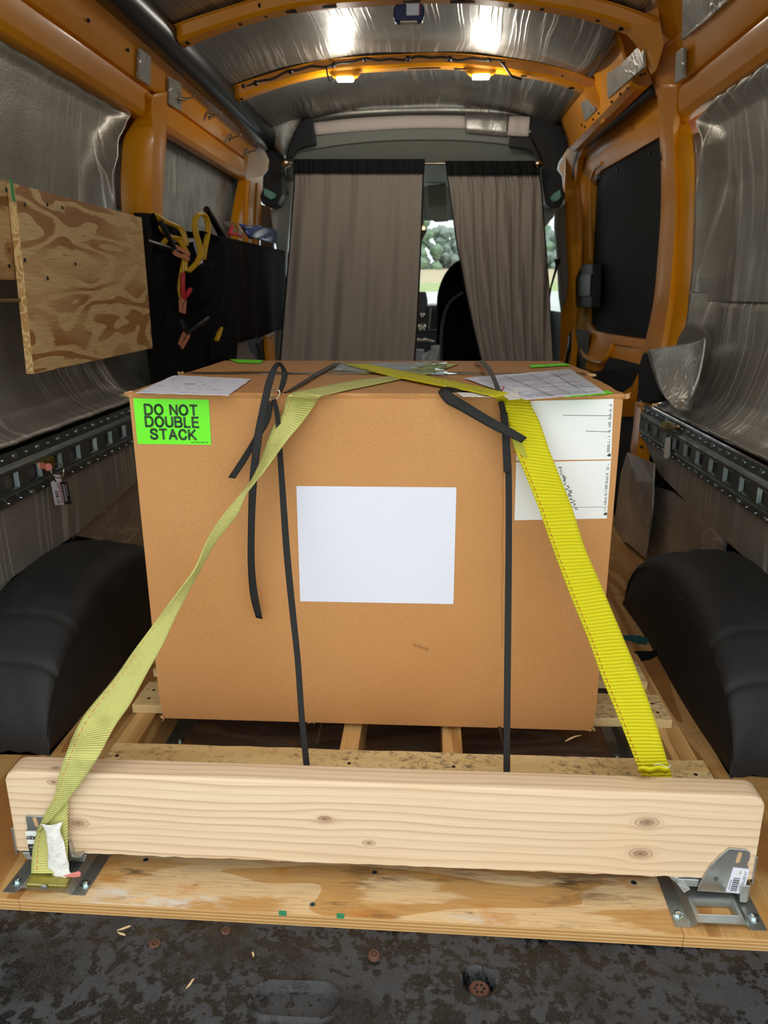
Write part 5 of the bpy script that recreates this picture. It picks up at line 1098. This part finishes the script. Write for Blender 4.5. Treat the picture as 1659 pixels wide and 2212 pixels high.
# under the organiser: crumpled foil and a yellow level
m = MB(); rows = []
for k in range(7):
    v = k/6; a, b = at(478+v*10, 752+v*40, x=-.90), at(530+v*28, 735+v*42, x=-.86); rows.append([a+(b-a)*u+V((.01*sin(9*u+v*3), 0, .008*sin(6*u))) for u in np.linspace(0, 1, 9)])
m.grid(rows); m.build('foil_insulation', FOIL_P, None, True, 'crumpled foil corner below the black organizer', 'foil insulation', thick=.006)
m = MB(); c = [at(px, py, x=-.835) for px, py in ((576, 727), (592, 718), (596, 778), (590, 800), (583, 800))]; m.prism(c, (-.02, 0, 0)); lv = m.build('spirit_level', ORP, None, False, 'orange-yellow tool end standing below the organizer by the curtain', 'tool', bevel=.002)
m = MB(); m.lathe(at(586, 730, x=-.834), (1, 0, 0), [(.006, 0), (.006, .002)], 14); m.build('rivet', BLK, lv)
m = MB(); m.prism([at(px, py, x=-.86) for px, py in ((560, 742), (572, 728), (580, 760), (586, 800), (575, 800))], (-.02, 0, 0)); m.build('grey_bracket', GREYD, None, False, 'grey metal strip beside the orange-yellow tool', 'bracket')
# ================================================================ KEYS on the left track, fitting on the right track
X0 = XC-.858
t = thing('key_ring', at(110, 1010, x=X0+.02), 'key ring with pink-headed key and price tags hanging from the left track', 'keys'); 
def k_(px, py, d=.02): return at(px, py, x=X0+d)
m = MB(); m.prism([k_(82, 998, .012), (k_(107, 985, .012)), k_(109, 1000, .012), k_(108, 1016, .012), k_(96, 1018, .012), k_(82, 1012, .012)], (.012, 0, 0)); m.build('track_fitting', BRASS, t, False, bevel=.002)
m = MB(); rg = [k_(112+13.5*cos(a)+12, 1017+15.5*sin(a)*1.0, .030) for a in np.linspace(-2.2, 4.0, 30)]; m.tube(rg, .0018, 8); m.build('ring', CHROME, t)
m = MB(); m.lathe(k_(104, 1009, .034), (1, -.5, 0), [(.0085, 0), (.0098, .001), (.0085, .003)], 20); kh = m.build('key_head', PINK, t)
m = MB(); m.prism([k_(82, 1000, .030), k_(96, 1001, .030), k_(98, 1012, .030), k_(84, 1013, .030)], (.003, 0, 0)); m.build('key_blade', PINK, t, False)
m = MB(); m.prism([k_(114, 1025, .03), k_(129, 1026, .03), k_(133, 1040, .03), k_(124, 1042, .03), k_(120, 1036, .03)], (.001, 0, 0)); m.build('tag_loop', PAPER, t, False)
tg = [(110, 1040.5), (128, 1041), (138.5, 1090), (119.5, 1091)]; tb = [(128, 1041), (145.5, 1041.5), (154.5, 1089), (138.5, 1090)]
def uvp(c, u, v, d): a = k_(*c[0], d)*(1-u)+k_(*c[1], d)*u; b = k_(*c[3], d)*(1-u)+k_(*c[2], d)*u; return a*(1-v)+b*v
m = MB(); m.prism([k_(*p, .030) for p in tg], (.0008, 0, 0)); wt = m.build('white_tag', PAPER, t, False, label='white barcode tag')
m = MB(); m.prism([k_(*p, .0295) for p in tb], (.0008, 0, 0)); bt = m.build('black_tag', simple('black_tag_card', '#2A2626', .5), t, False, label='black printed tag')
m = MB()
for v0, v1 in ((.40, .44), (.48, .50), (.53, .57), (.60, .66), (.70, .71), (.78, .80), (.85, .89), (.92, .94)): m.add([uvp(tg, .25, v0, .0312), uvp(tg, .62, v0, .0312), uvp(tg, .62, v1, .0312), uvp(tg, .25, v1, .0312)], [(0, 1, 2, 3)])
for i in range(5): m.add([uvp(tg, .64, .05+i*.045, .0312), uvp(tg, .74, .05+i*.045, .0312), uvp(tg, .74, .075+i*.045, .0312), uvp(tg, .64, .075+i*.045, .0312)], [(0, 1, 2, 3)])
m.build('barcode', INKB, wt, False)
m = MB()
for i in range(11): m.add([uvp(tg, .80, .06+i*.08, .0312), uvp(tg, .95, .06+i*.08, .0312), uvp(tg, .95, .12+i*.08, .0312), uvp(tg, .80, .12+i*.08, .0312)], [(0, 1, 2, 3)])
m.build('red_print', simple('pink_red_ink', '#D8506E', .6), wt, False)
m = MB()
for i in range(9):
    for u, w in ((.12, .06), (.32, .22), (.68, .12)):
        if u == .68 and i > 5: continue
        m.add([uvp(tb, u, .12+i*.085, .0308), uvp(tb, u+w, .12+i*.085, .0308), uvp(tb, u+w, .17+i*.085, .0308), uvp(tb, u, .17+i*.085, .0308)], [(0, 1, 2, 3)])
m.build('white_print', PAPER, bt, False)
X1 = XC+.858
t = thing('track_fitting', at(1450, 914, x=X1-.015), 'yellow zinc fitting with a white hang tag clipped in the right track', 'track fitting')
m = MB(); m.prism([at(px, py, x=X1-.014) for px, py in ((1436, 912), (1448, 910), (1466, 917), (1468, 926), (1448, 930), (1436, 922))], (-.012, 0, 0)); m.build('clip', BRASS, t, False, bevel=.002)
m = MB(); m.tube([at(1452, 922, x=X1-.026), at(1466, 921, x=X1-.026)], .003, 8); m.tube([at(1447, 928, x=X1-.02), at(1444, 940, x=X1-.02)], .0012, 6); m.build('pin', CHROME, t)
m = MB(); m.prism([at(px, py, x=X1-.02) for px, py in ((1438, 946), (1448, 944), (1447, 985), (1442, 991), (1434, 988))], (-.001, 0, 0)); m.build('hang_tag', WHITE, t, False)
# ================================================================ SIDE DOOR (right)
o = []
seal = [(1419, 187), (1380, 218), (1330, 258), (1290, 290), (1265, 312), (1251, 335), (1245, 365), (1243, 420), (1244, 480), (1245, 560), (1243, 640), (1239, 700), (1232, 760), (1226, 800)]
m = MB(); m.tube(cr_spline([atw(px, py, 1, .01) for px, py in seal], 5), .021, 12, flat=.8); m.build('door_seal', BLK, None, True, 'black rubber seal around the side door opening', 'door seal')
m = MB(); m.tube(cr_spline([atw(px, py, 1, .03) for px, py in ((1428, 640), (1412, 720), (1392, 775), (1384, 850), (1377, 930), (1362, 1010), (1350, 1060))], 5), .012, 10); m.build('door_seal', BLK, None, True, 'black rubber seal beside the right door pillar, lower part', 'door seal')
# cab-side post of the door opening
post = [(1262, 302), (1240, 320), (1222, 338), (1210, 352), (1207, 366), (1214, 376), (1218, 392), (1216, 410), (1222, 430), (1222, 480), (1225, 520), (1228, 600), (1222, 660), (1216, 720), (1208, 800), (1232, 800), (1240, 700), (1244, 620), (1246, 520), (1244, 400), (1248, 345), (1262, 318)]
m = MB(); m.prism([atw(px, py, 1, -.004) for px, py in post], (.03, 0, 0)); m.tube([atw(px, py, 1, -.012) for px, py in ((1228, 420), (1227, 470), (1228, 500))], .010, 8)
dpost = struct(m, 'trim_10', PAINT, 'orange front post of the side door opening, next to the curtain', cat='van post', smooth=False)
for px, py in ((1232, 499), (1235, 506), (1235, 571), (1234, 592), (1232, 636), (1226, 691), (1225, 698)): q = atw(px, py, 1, -.0045); h = MB(); h.lathe(q, (-1, 0, 0), [(.007, 0), (.007, .001)], 8); h.build('hole', HOLE, dpost)
door = thing('side_door', (XC+.95, 3.5, 0), 'orange sliding side door with black window board, right side', 'door')
DO = .045
outer = [(1236, 330), (1262, 322), (1300, 290), (1370, 236), (1440, 180), (1460, 300), (1460, 500), (1440, 700), (1400, 820), (1380, 900), (1300, 900), (1225, 860), (1235, 780), (1238, 560)]
inner = [(1285, 400), (1290, 378), (1300, 366), (1340, 343), (1427, 293), (1436, 420), (1430, 560), (1416, 660), (1400, 735), (1360, 730), (1310, 722), (1285, 716), (1274, 698), (1276, 560)]
m = MB(); A = [atw(px, py, 1, DO) for px, py in outer]; B = [atw(px, py, 1, DO+.01) for px, py in inner]
A_ = [a*.35+b*.65+V((-.012, 0, 0)) for a, b in zip(A, B)]; B2 = [b+V((.022, 0, 0)) for b in B]
m.grid([A+[A[0]], A_+[A_[0]], B+[B[0]], B2+[B2[0]]]); m.build('door_frame', PAINT, door, True, thick=.004, ang=.7)
m = MB(); m.prism([b+V((.012, 0, 0)) for b in B], (.006, 0, 0)); wb = m.build('window_board', BLKM, door, False)
for px, py in ((1404, 330), (1333, 368), (1285, 506), (1295, 703), (1312, 702), (1372, 708)): q = atw(px, py, 1, DO+.018); h = MB(); h.lathe(q, (-1, 0, 0), [(.008, 0), (.007, .004)], 10); h.build('push_pin', BLK, wb)
# raised inner frame bead, pressed bowl and ledge
m = MB(); m.tube(cr_spline([atw(px, py, 1, DO-.004) for px, py in ((1277, 560), (1276, 460), (1275, 400), (1283, 368), (1300, 352))], 5), .008, 8); m.tube(cr_spline([atw(px, py, 1, DO-.004) for px, py in ((1262, 700), (1258, 740), (1260, 765), (1275, 775), (1300, 780), (1316, 765), (1325, 740))], 5), .010, 8)
m.prism([atw(px, py, 1, DO-.01) for px, py in ((1300, 720), (1400, 736), (1396, 752), (1330, 744), (1305, 734))], (.03, 0, 0)); m.build('pressed_ledge', PAINT, door, True)
m = MB(); m.prism([atw(px, py, 1, DO-.012) for px, py in ((1316, 772), (1400, 792), (1392, 900), (1370, 1100), (1300, 1180), (1240, 1100), (1240, 790), (1280, 803), (1300, 800))], (.012, 0, 0)); m.build('lower_board', BLKM, door, False, label='black lower door board')
m = MB(); c = [atw(px, py, 1, -.01) for px, py in ((1243, 600), (1256, 572), (1278, 569), (1279, 600), (1277, 665), (1243, 663))]; m.prism(c, (.05, 0, 0)); lc = m.build('latch_cover', BLK, door, False, bevel=.006)
m = MB(); m.prism([atw(px, py, 1, -.018) for px, py in ((1246, 600), (1258, 594), (1276, 592), (1274, 640), (1247, 642))], (.012, 0, 0)); m.build('latch_plate', simple('latch_black', '#0E0E10', .4), lc, False, bevel=.003)
# ================================================================ FRONT END: header, trims, curtains, cab
YF = 4.12
def hz(x, z0, dz): return z0-dz*(abs(x-XC)/.62)**2.2
m = MB()
def arc(py_c, drop, x0=-.60, x1=.62, y=YF, n=24): zc_ = at(905, py_c, y=y)[2]; return [(XC+x, y, zc_-drop*(abs(x)/.6)**2.2) for x in np.linspace(x0, x1, n)]
m.grid([arc(232, .03, -.8, .8), [(p[0], p[1]+.03, p[2]) for p in arc(250, .03, -.8, .8)]]); m.grid([arc(250, .03, y=YF+.03), arc(272, .035, y=YF+.03)])
struct(m, 'wall_front_header', FOIL_C, 'foil edge over the cab opening', cat='van header', thick=.004)
m = MB(); m.grid([arc(273, .045, -.66, .66, YF+.02), arc(278, .045, -.66, .66, YF-.005), arc(300, .05, -.66, .66, YF+.005), arc(303, .05, -.66, .66, YF+.03), arc(348, .06, -.68, .68, YF+.10), arc(372, .06, -.7, .7, YF+.5), arc(400, .05, -.7, .7, YF+1.1)])
struct(m, 'trim_11', GREY, 'grey headliner panel above the curtains', cat='headliner', thick=.004, ang=.8)
def strip_(pts_top, pts_bot, mt, nm, lb, n=20, y=YF, cat='tape'):
    a = cr_spline([at(*p, y=y) for p in pts_top], 6); b = cr_spline([at(*p, y=y) for p in pts_bot], 6); mm = MB(); mm.grid([[p+(q-p)*v+V((0, -.004*sin(pi*v)+.002*sin(i*1.1), 0)) for v in (0, .35, .7, 1)] for i, (p, q) in enumerate(zip(a, b))]); mm.build(nm, mt, None, True, lb, cat, thick=.003)
strip_([(676, 265), (780, 254), (905, 249), (1008, 250)], [(680, 292), (780, 283), (905, 277), (1008, 278)], KRAFT, 'insulation_strip', 'pale pinkish insulation strip above the curtains, the long left one', y=YF-.02, cat='insulation strip')
strip_([(1006, 246), (1050, 246), (1100, 249)], [(1006, 287), (1050, 291), (1096, 295)], FOIL_P, 'foil_patch', 'grey foil piece in the strip above the right curtain', y=YF-.03, cat='foil patch')
strip_([(1101, 251), (1120, 251), (1146, 252)], [(1096, 292), (1118, 294), (1142, 295)], KRAFT, 'insulation_strip', 'short pale pinkish insulation strip above the right curtain', y=YF-.04, cat='insulation strip')
def slab(pts, y, mt, nm, lb, cat, th=.04, bevel=.006, tilt=0):
    mm = MB(); mm.prism([at(px, py, y=y) for px, py in pts], (0, th, 0)); return mm.build(nm, mt, None, False, lb, cat, bevel=bevel)
slab([(650, 262), (660, 254), (672, 252), (676, 268), (683, 312), (655, 318), (640, 326), (630, 340), (617, 344), (622, 322), (636, 285)], 4.05, BLK, 'corner_trim', 'black plastic corner cap at the left end of the header', 'corner trim')
slab([(1102, 295), (1146, 294), (1150, 300), (1160, 322), (1170, 342), (1165, 352), (1150, 330), (1135, 322), (1100, 318)], 4.05, BLK, 'corner_trim', 'black plastic corner cap at the right end of the header', 'corner trim')
slab([(1146, 250), (1175, 240), (1198, 219), (1206, 232), (1250, 236), (1252, 262), (1256, 290), (1232, 312), (1207, 350), (1203, 366), (1214, 380), (1216, 404), (1222, 424), (1210, 448), (1192, 450), (1178, 438), (1172, 400), (1168, 345), (1160, 322), (1147, 296)], 4.10, BLK, 'belt_pillar_trim', 'large black plastic trim at the right front corner', 'pillar trim', .12)
slab([(1205, 236), (1250, 237), (1252, 285), (1220, 286), (1214, 262), (1200, 258)], 4.04, BLKM, 'speaker_box', 'small black box at the top of the right front corner', 'box', .08, .008)
slab([(530, 236), (548, 240), (560, 232), (592, 218), (576, 242), (568, 262), (567, 280), (574, 294), (594, 306), (613, 330), (613, 352), (609, 420), (600, 442), (585, 448), (566, 440), (561, 425), (567, 410), (568, 380), (578, 368), (581, 345), (568, 318), (552, 300), (540, 285)], 4.14, BLK, 'belt_pillar_trim', 'large black plastic trim at the left front corner', 'pillar trim', .12)
slab([(569, 406), (580, 410), (595, 418), (593, 427), (584, 431), (570, 422)], 4.10, TEAL, 'belt_guide', 'pale teal plastic piece on the left black corner trim', 'plastic piece', .03, .004)
slab([(1210, 409), (1196, 418), (1188, 428), (1196, 436), (1206, 433), (1213, 424)], 4.06, TEAL, 'belt_guide', 'pale teal plastic piece on the right black corner trim', 'plastic piece', .03, .004)
m = MB(); rows = []
for k in range(9):
    v = k/8; a, b = cr_spline([at(570, 262, y=4.06), at(567, 285, y=4.06), at(585, 306, y=4.08), at(612, 336, y=4.1)], 2)[min(k, 6)], cr_spline([at(600, 208, y=3.95), at(650, 240, y=4.06), at(640, 290, y=4.08), at(616, 336, y=4.1)], 2)[min(k, 6)]
    rows.append([a+(b-a)*u+V((0, -.03*sin(pi*u), 0)) for u in np.linspace(0, 1, 8)])
m.grid(rows[:7]); m.build('foil_insulation', m_foil('foil_curl', (9, 9, 9), st=.5, base='#B8BDB8', rgh=.4), None, True, 'curled pale foil sheet hanging at the left end of the header', 'foil insulation', thick=.005)
# grey side pillars of the cab
slab([(612, 356), (634, 362), (618, 560), (608, 800), (597, 800), (600, 560), (583, 455), (602, 440), (610, 400)], 4.30, GREYL, 'cab_pillar_trim', 'pale grey cab pillar trim left of the left curtain', 'pillar trim', .05)
m = MB(); m.box(at(622, 417, y=4.295), (.006, .002, .022)); m.build('slot', HOLE, None, False, 'dark oval slot in the left pale grey pillar trim', 'slot')
slab([(562, 440), (583, 448), (590, 470), (590, 800), (560, 800)], 4.50, GREYT, 'cab_pillar_trim', 'taupe lower trim left of the pale grey pillar', 'pillar trim', .05)
slab([(1166, 360), (1180, 450), (1200, 452), (1196, 470), (1185, 480), (1172, 500), (1160, 430)], 4.30, GREYL, 'cab_pillar_trim', 'pale grey cab pillar trim right of the right curtain', 'pillar trim', .05)
slab([(1200, 455), (1222, 438), (1223, 500), (1228, 600), (1224, 640), (1214, 676), (1212, 620), (1206, 540), (1203, 490)], 4.45, GREYT, 'cab_pillar_trim', 'taupe grey belt pillar trim right of the right curtain', 'pillar trim', .06)
slab([(1199, 455), (1205, 455), (1204, 500), (1208, 560), (1213, 640), (1213, 676), (1208, 640), (1204, 560), (1198, 490)], 4.43, GREY, 'cab_pillar_trim', 'light grey edge strip of the right belt pillar', 'pillar trim', .03, .003)
m = MB(); m.tube([at(1204, 560, y=4.40), at(1203, 575, y=4.4), at(1190, 620, y=4.4), at(1184, 660, y=4.4)], [.02, .008, .005, .005], 8); m.build('seat_belt_anchor', BLK, None, True, 'black seat belt and anchor by the right cab window', 'seat belt')
# curtains
def curtain(lf, rg, ztop, lb, folds, gather, hem_side, skew=0):
    t = thing('curtain', (at(*lf[0], y=4.0)[0]*.5+at(*rg[0], y=4.0)[0]*.5, 4.0, .3), lb, 'curtain')
    ly = [p[1] for p in lf]; lx = [p[0] for p in lf]; ry = [p[1] for p in rg]; rx = [p[0] for p in rg]
    def pt(u, v):
        py = lf[0][1]+(1150-lf[0][1])*v; l = np.interp(py, ly, lx); r = np.interp(py, ry, rx); px = l+(r-l)*u
        a = 0
        for ph, fr_, am, sk in folds: a += am*sin(2*pi*(fr_*(u+sk*v))+ph)*(.35+.65*min(1, v*3))
        a += gather*sin(2*pi*u*26+2*sin(u*9))*max(0, 1-v*9)
        a += .003*sin(31*u+7*v)
        return at(px, py, y=4.0+a)
    def sheet(v0, v1, mt, nm, nv, u0=0, u1=1, lift=0, nu=150):
        mm = MB(); mm.grid([[pt(u0+(u1-u0)*i/nu, v0+(v1-v0)*j/nv)+V((0, -lift, 0)) for i in range(nu+1)] for j in range(nv+1)]); return mm.build(nm, mt, t, True, thick=.002, ang=1.5)
    sheet(.030, 1, CURT, 'cloth', 50)
    bm_ = MB(); bm_.grid([[pt(i/220, v)+V((0, -.018-.003*sin(i*1.1)*(gather/.006), 0)) for i in range(221)] for k, v in enumerate((0, .004, .012, .020, .028, .0375))]); bm_.build('header_band', CLOTHB, t, True, thick=.004, ang=1.5)
    if hem_side != 0:
        for u0, u1 in (((0, .012), (.988, 1)) if hem_side == 2 else (((.99, 1),) if hem_side > 0 else ((0, .015),))): sheet(.03, 1, CLOTHB, 'edge_hem', 40, u0, u1, .004, 3)
    return t
curtain([(634, 345), (634, 400), (622, 560), (603, 785), (585, 1150)], [(917, 347), (912, 500), (903, 700), (897, 785), (880, 1150)], 0, 'wide taupe curtain with black header, left of the gap', ((0, 5.5, .008, .1), (1, 9.3, .005, -.1), (2, 2.3, .012, .3)), .003, 2)
curtain([(961, 349), (968, 400), (985, 520), (1003, 620), (1020, 700), (1042, 785), (1090, 1150)], [(1158, 348), (1170, 400), (1185, 600), (1196, 785), (1210, 1150)], 0, 'narrower gathered taupe curtain with black header, right of the gap', ((0, 7.5, .015, .35), (1, 12.3, .007, .5), (2, 3.1, .016, -.3)), .006, 2)
t = thing('curtain_rod', at(905, 352, y=3.99), 'thin metal rod carrying both curtains', 'curtain rod')
m = MB(); m.tube([at(622, 352, y=4.0), at(1163, 354, y=4.0)], .008, 12); m.build('rod', CHROME, t)
for px, py in ((618, 352), (1163, 354)): m = MB(); q = at(px, py, y=3.985); m.lathe(q+V((-.020, 0, 0)), (1, 0, 0), [(.005, 0), (.018, .006), (.024, .018), (.018, .032), (.008, .040)], 16); m.build('finial', CHROME, t)
# cab: side walls, dashboard, screen, seat, windscreen
for s, lb in ((-1, 'left'), (1, 'right')):
    m = MB(); X = XC+s*.92
    m.prism([(X, 4.9, -.1), (X, 6.2, -.1), (X, 6.2, .78), (X, 4.9, .78)], (s*.02, 0, 0)); m.prism([(X, 4.9, 1.42), (X, 5.7, 1.42), (X, 5.6, 1.7), (X, 4.9, 1.8)], (s*.02, 0, 0)); m.prism([(X, 4.15, -.1), (X, 4.9, -.1), (X, 4.9, .70), (X, 4.15, .70)], (s*.02, 0, 0)); m.prism([(X, 4.15, 1.45), (X, 4.9, 1.45), (X, 4.9, 1.8), (X, 4.15, 1.8)], (s*.02, 0, 0))
    struct(m, 'wall_cab_'+lb, GREYD, 'cab door panel on the %s' % lb, cat='cab wall', smooth=False)
    m = MB(); m.prism([(X, 4.15, .70), (X, 6.2, .78), (X, 5.7, 1.45), (X, 4.15, 1.45)], (s*.004, 0, 0)); struct(m, 'window_1' if s < 0 else 'window_2', GLASS, 'cab side window on the %s' % lb, cat='window', smooth=False)
m = MB(); m.grid([arc(400, .05, -.9, .9, YF+1.1), [(XC+x, 5.55, 1.60) for x in np.linspace(-.9, .9, 24)], [(XC+x, 5.62, 1.39) for x in np.linspace(-.9, .9, 24)]]); struct(m, 'trim_12', GREY, 'grey headliner above the windscreen', cat='headliner', thick=.004)
m = MB(); m.grid([[(XC+x, 5.62+.1*(1-(x/.9)**2), 1.40) for x in np.linspace(-.9, .9, 12)], [(XC+x, 6.35+.15*(1-(x/.9)**2), .84) for x in np.linspace(-.9, .9, 12)]]); struct(m, 'window_3', GLASS, 'windscreen with rain drops', cat='windscreen')
m = MB(); rd = random.Random(9)
for i in range(420):
    u = rd.uniform(-.25, .35); v = rd.random()**1.0
    if v > .72-.5*(u+.05): 
        if rd.random() < .93: continue
    q = V((XC+u+.05, 5.70+.73*v, 1.455-.62*v)); m.lathe(q, (0, -.65, -.76), [(.003+.003*rd.random(), 0), (.001, .003)], 6)
m.build('rain_drops', m_glass('water_drop', .6), None, True, 'rain drops on the windscreen', 'rain drops', kind='stuff')
m = MB(); m.box((-.02, 5.0, .22), (.30, .55, .46)); m.build('centre_console', GREYD, None, False, 'dark grey console between the front seats, low in the curtain gap', 'console', bevel=.02)
slab([(920, 400), (965, 396), (970, 478), (940, 480), (926, 470)], 5.10, GREY, 'sun_visor', 'grey folded sun visor above the windscreen', 'sun visor', .02, .01)
m = MB(); m.prism([at(905, 500, y=5.3), at(916, 488, y=5.3), at(922, 500, y=5.3), at(905, 530, y=5.3), at(898, 535, y=5.3)], (0, .03, 0)); a = at(908, 495, y=5.31); m.tube([a, (a[0], 5.33, 1.62)], .008, 8); m.build('rear_view_mirror', BLK, None, True, 'black rear view mirror edge behind the left curtain', 'mirror')
m = MB(); a = at(913, 493, y=5.25); m.box(a, (.03, .01, .018), 1); m.box(a+V((0, .008, .12)), (.02, .004, .24)); m.build('map_light', [GREY, m_emit('warm_map_light', '#FFC880', 2.)], None, False, 'small warm lit map light by the mirror', 'lamp')
m = MB(); m.box((XC, 5.75, .72), (1.8, .9, .20)); m.box((XC, 5.55, .40), (1.8, .5, .5)); db = m.build('dashboard', GREYD, None, False, 'dark grey dashboard seen through the curtain gap', 'dashboard', bevel=.02, bseg=3)
m = MB(); c = [at(px, py, y=5.12) for px, py in ((895, 630), (920, 630), (924, 650), (921, 676), (895, 678))]; m.prism(c, (0, .03, 0)); m.build('touch_screen', simple('dark_screen', '#3A2A34', .25), None, False, 'dark purple dashboard screen in the curtain gap', 'screen', bevel=.006)
for px, py, r in ((913, 681, .017), (912, 706, .026)):
    m = MB(); q = at(px, py, y=5.20); m.lathe(q, (0, -1, 0), [(r, 0), (r, .03), (r*.8, .035), (r*.6, .030), (r*.55, .034)], 24); m.build('knob', CHROME, db)
m = MB()
for i in range(9): m.prism([at(932, 668+i*5, y=5.24), at(944, 667+i*5, y=5.24), at(944, 669+i*5, y=5.24), at(932, 670+i*5, y=5.24)], (0, .03, 0))
m.build('air_vent', BLK, db, False); m = MB(); m.tube([at(931, 664, y=5.22), at(926, 712, y=5.22), at(944, 712, y=5.22)], .005, 8); m.build('vent_frame', GREY, db)
m = MB(); m.tube([at(895, 735, y=5.1), at(920, 734, y=5.1), at(938, 740, y=5.1)], .010, 8); m.build('silver_trim', CHROME, db)
m = MB(); q = at(897, 782, y=5.0); m.prism([at(897, 755, y=5.0), at(915, 756, y=5.0), at(921, 780, y=5.0), (at(921, 780, y=5.0)[0], 5.0, .451), (q[0], 5.0, .451), q], (0, .05, 0)); m.build('paper_stack', PAPER, None, False, 'crumpled pale papers low in the curtain gap', 'papers')
# seat
t = thing('cab_seat', at(1000, 790, y=4.6), 'black front seat seen between the curtains', 'seat')
sp_ = cr_spline([at(px, py, y=4.55) for px, py in ((940, 1060), (942, 780), (944, 700), (945, 640), (957, 600), (974, 575), (990, 563), (1020, 552), (1060, 552), (1100, 575), (1120, 640), (1120, 1060))], 4)
m = MB(); m.prism(sp_, (0, .16, 0)); m.build('backrest', SEAT, t, True, bevel=.03, bseg=3, ang=.8)
m = MB(); m.tube(cr_spline([at(px, py, y=4.545) for px, py in ((952, 800), (953, 740), (956, 700), (965, 665), (980, 645), (1000, 632))], 5), .010, 8); m.build('shell_edge', GREYD, t)
m = MB(); rows = []
for k in range(8):
    v = k/7; a, b = at(912+v*-2, 748+v*60, y=4.45), at(950-v*2, 745+v*60, y=4.45); rows.append([a+(b-a)*u+V((0, .02*sin(11*u+5*v), 0)) for u in np.linspace(.0 if k > 1 else .5, 1, 12)])
m.grid(rows); rows = rows; m.grid([[(p[0], p[1], p[2]) for p in rows[-1]], [(p[0], p[1]+.01, .02) for p in rows[-1]]]); m.build('plastic_bag', simple('white_thin_plastic', '#D4D6D4', .35, 0, 40, .6, .006), None, True, 'crumpled white plastic bag beside the seat, low in the curtain gap', 'plastic bag')
# small lamps: real light for the two lit lamps under the bow
for px in (746, 1039):
    q = at(px, 157, y=3.30); q[2] = zc(q[0])-.058; ld = bpy.data.lights.new('lamp_light', 'POINT'); ld.shadow_soft_size = .02; ld.energy = 1.7; ld.color = (1, .95, .86)
    lo = bpy.data.objects.new('lamp_light', ld); S.collection.objects.link(lo); lo.location = (q[0], q[1]-.012, q[2]-.055)
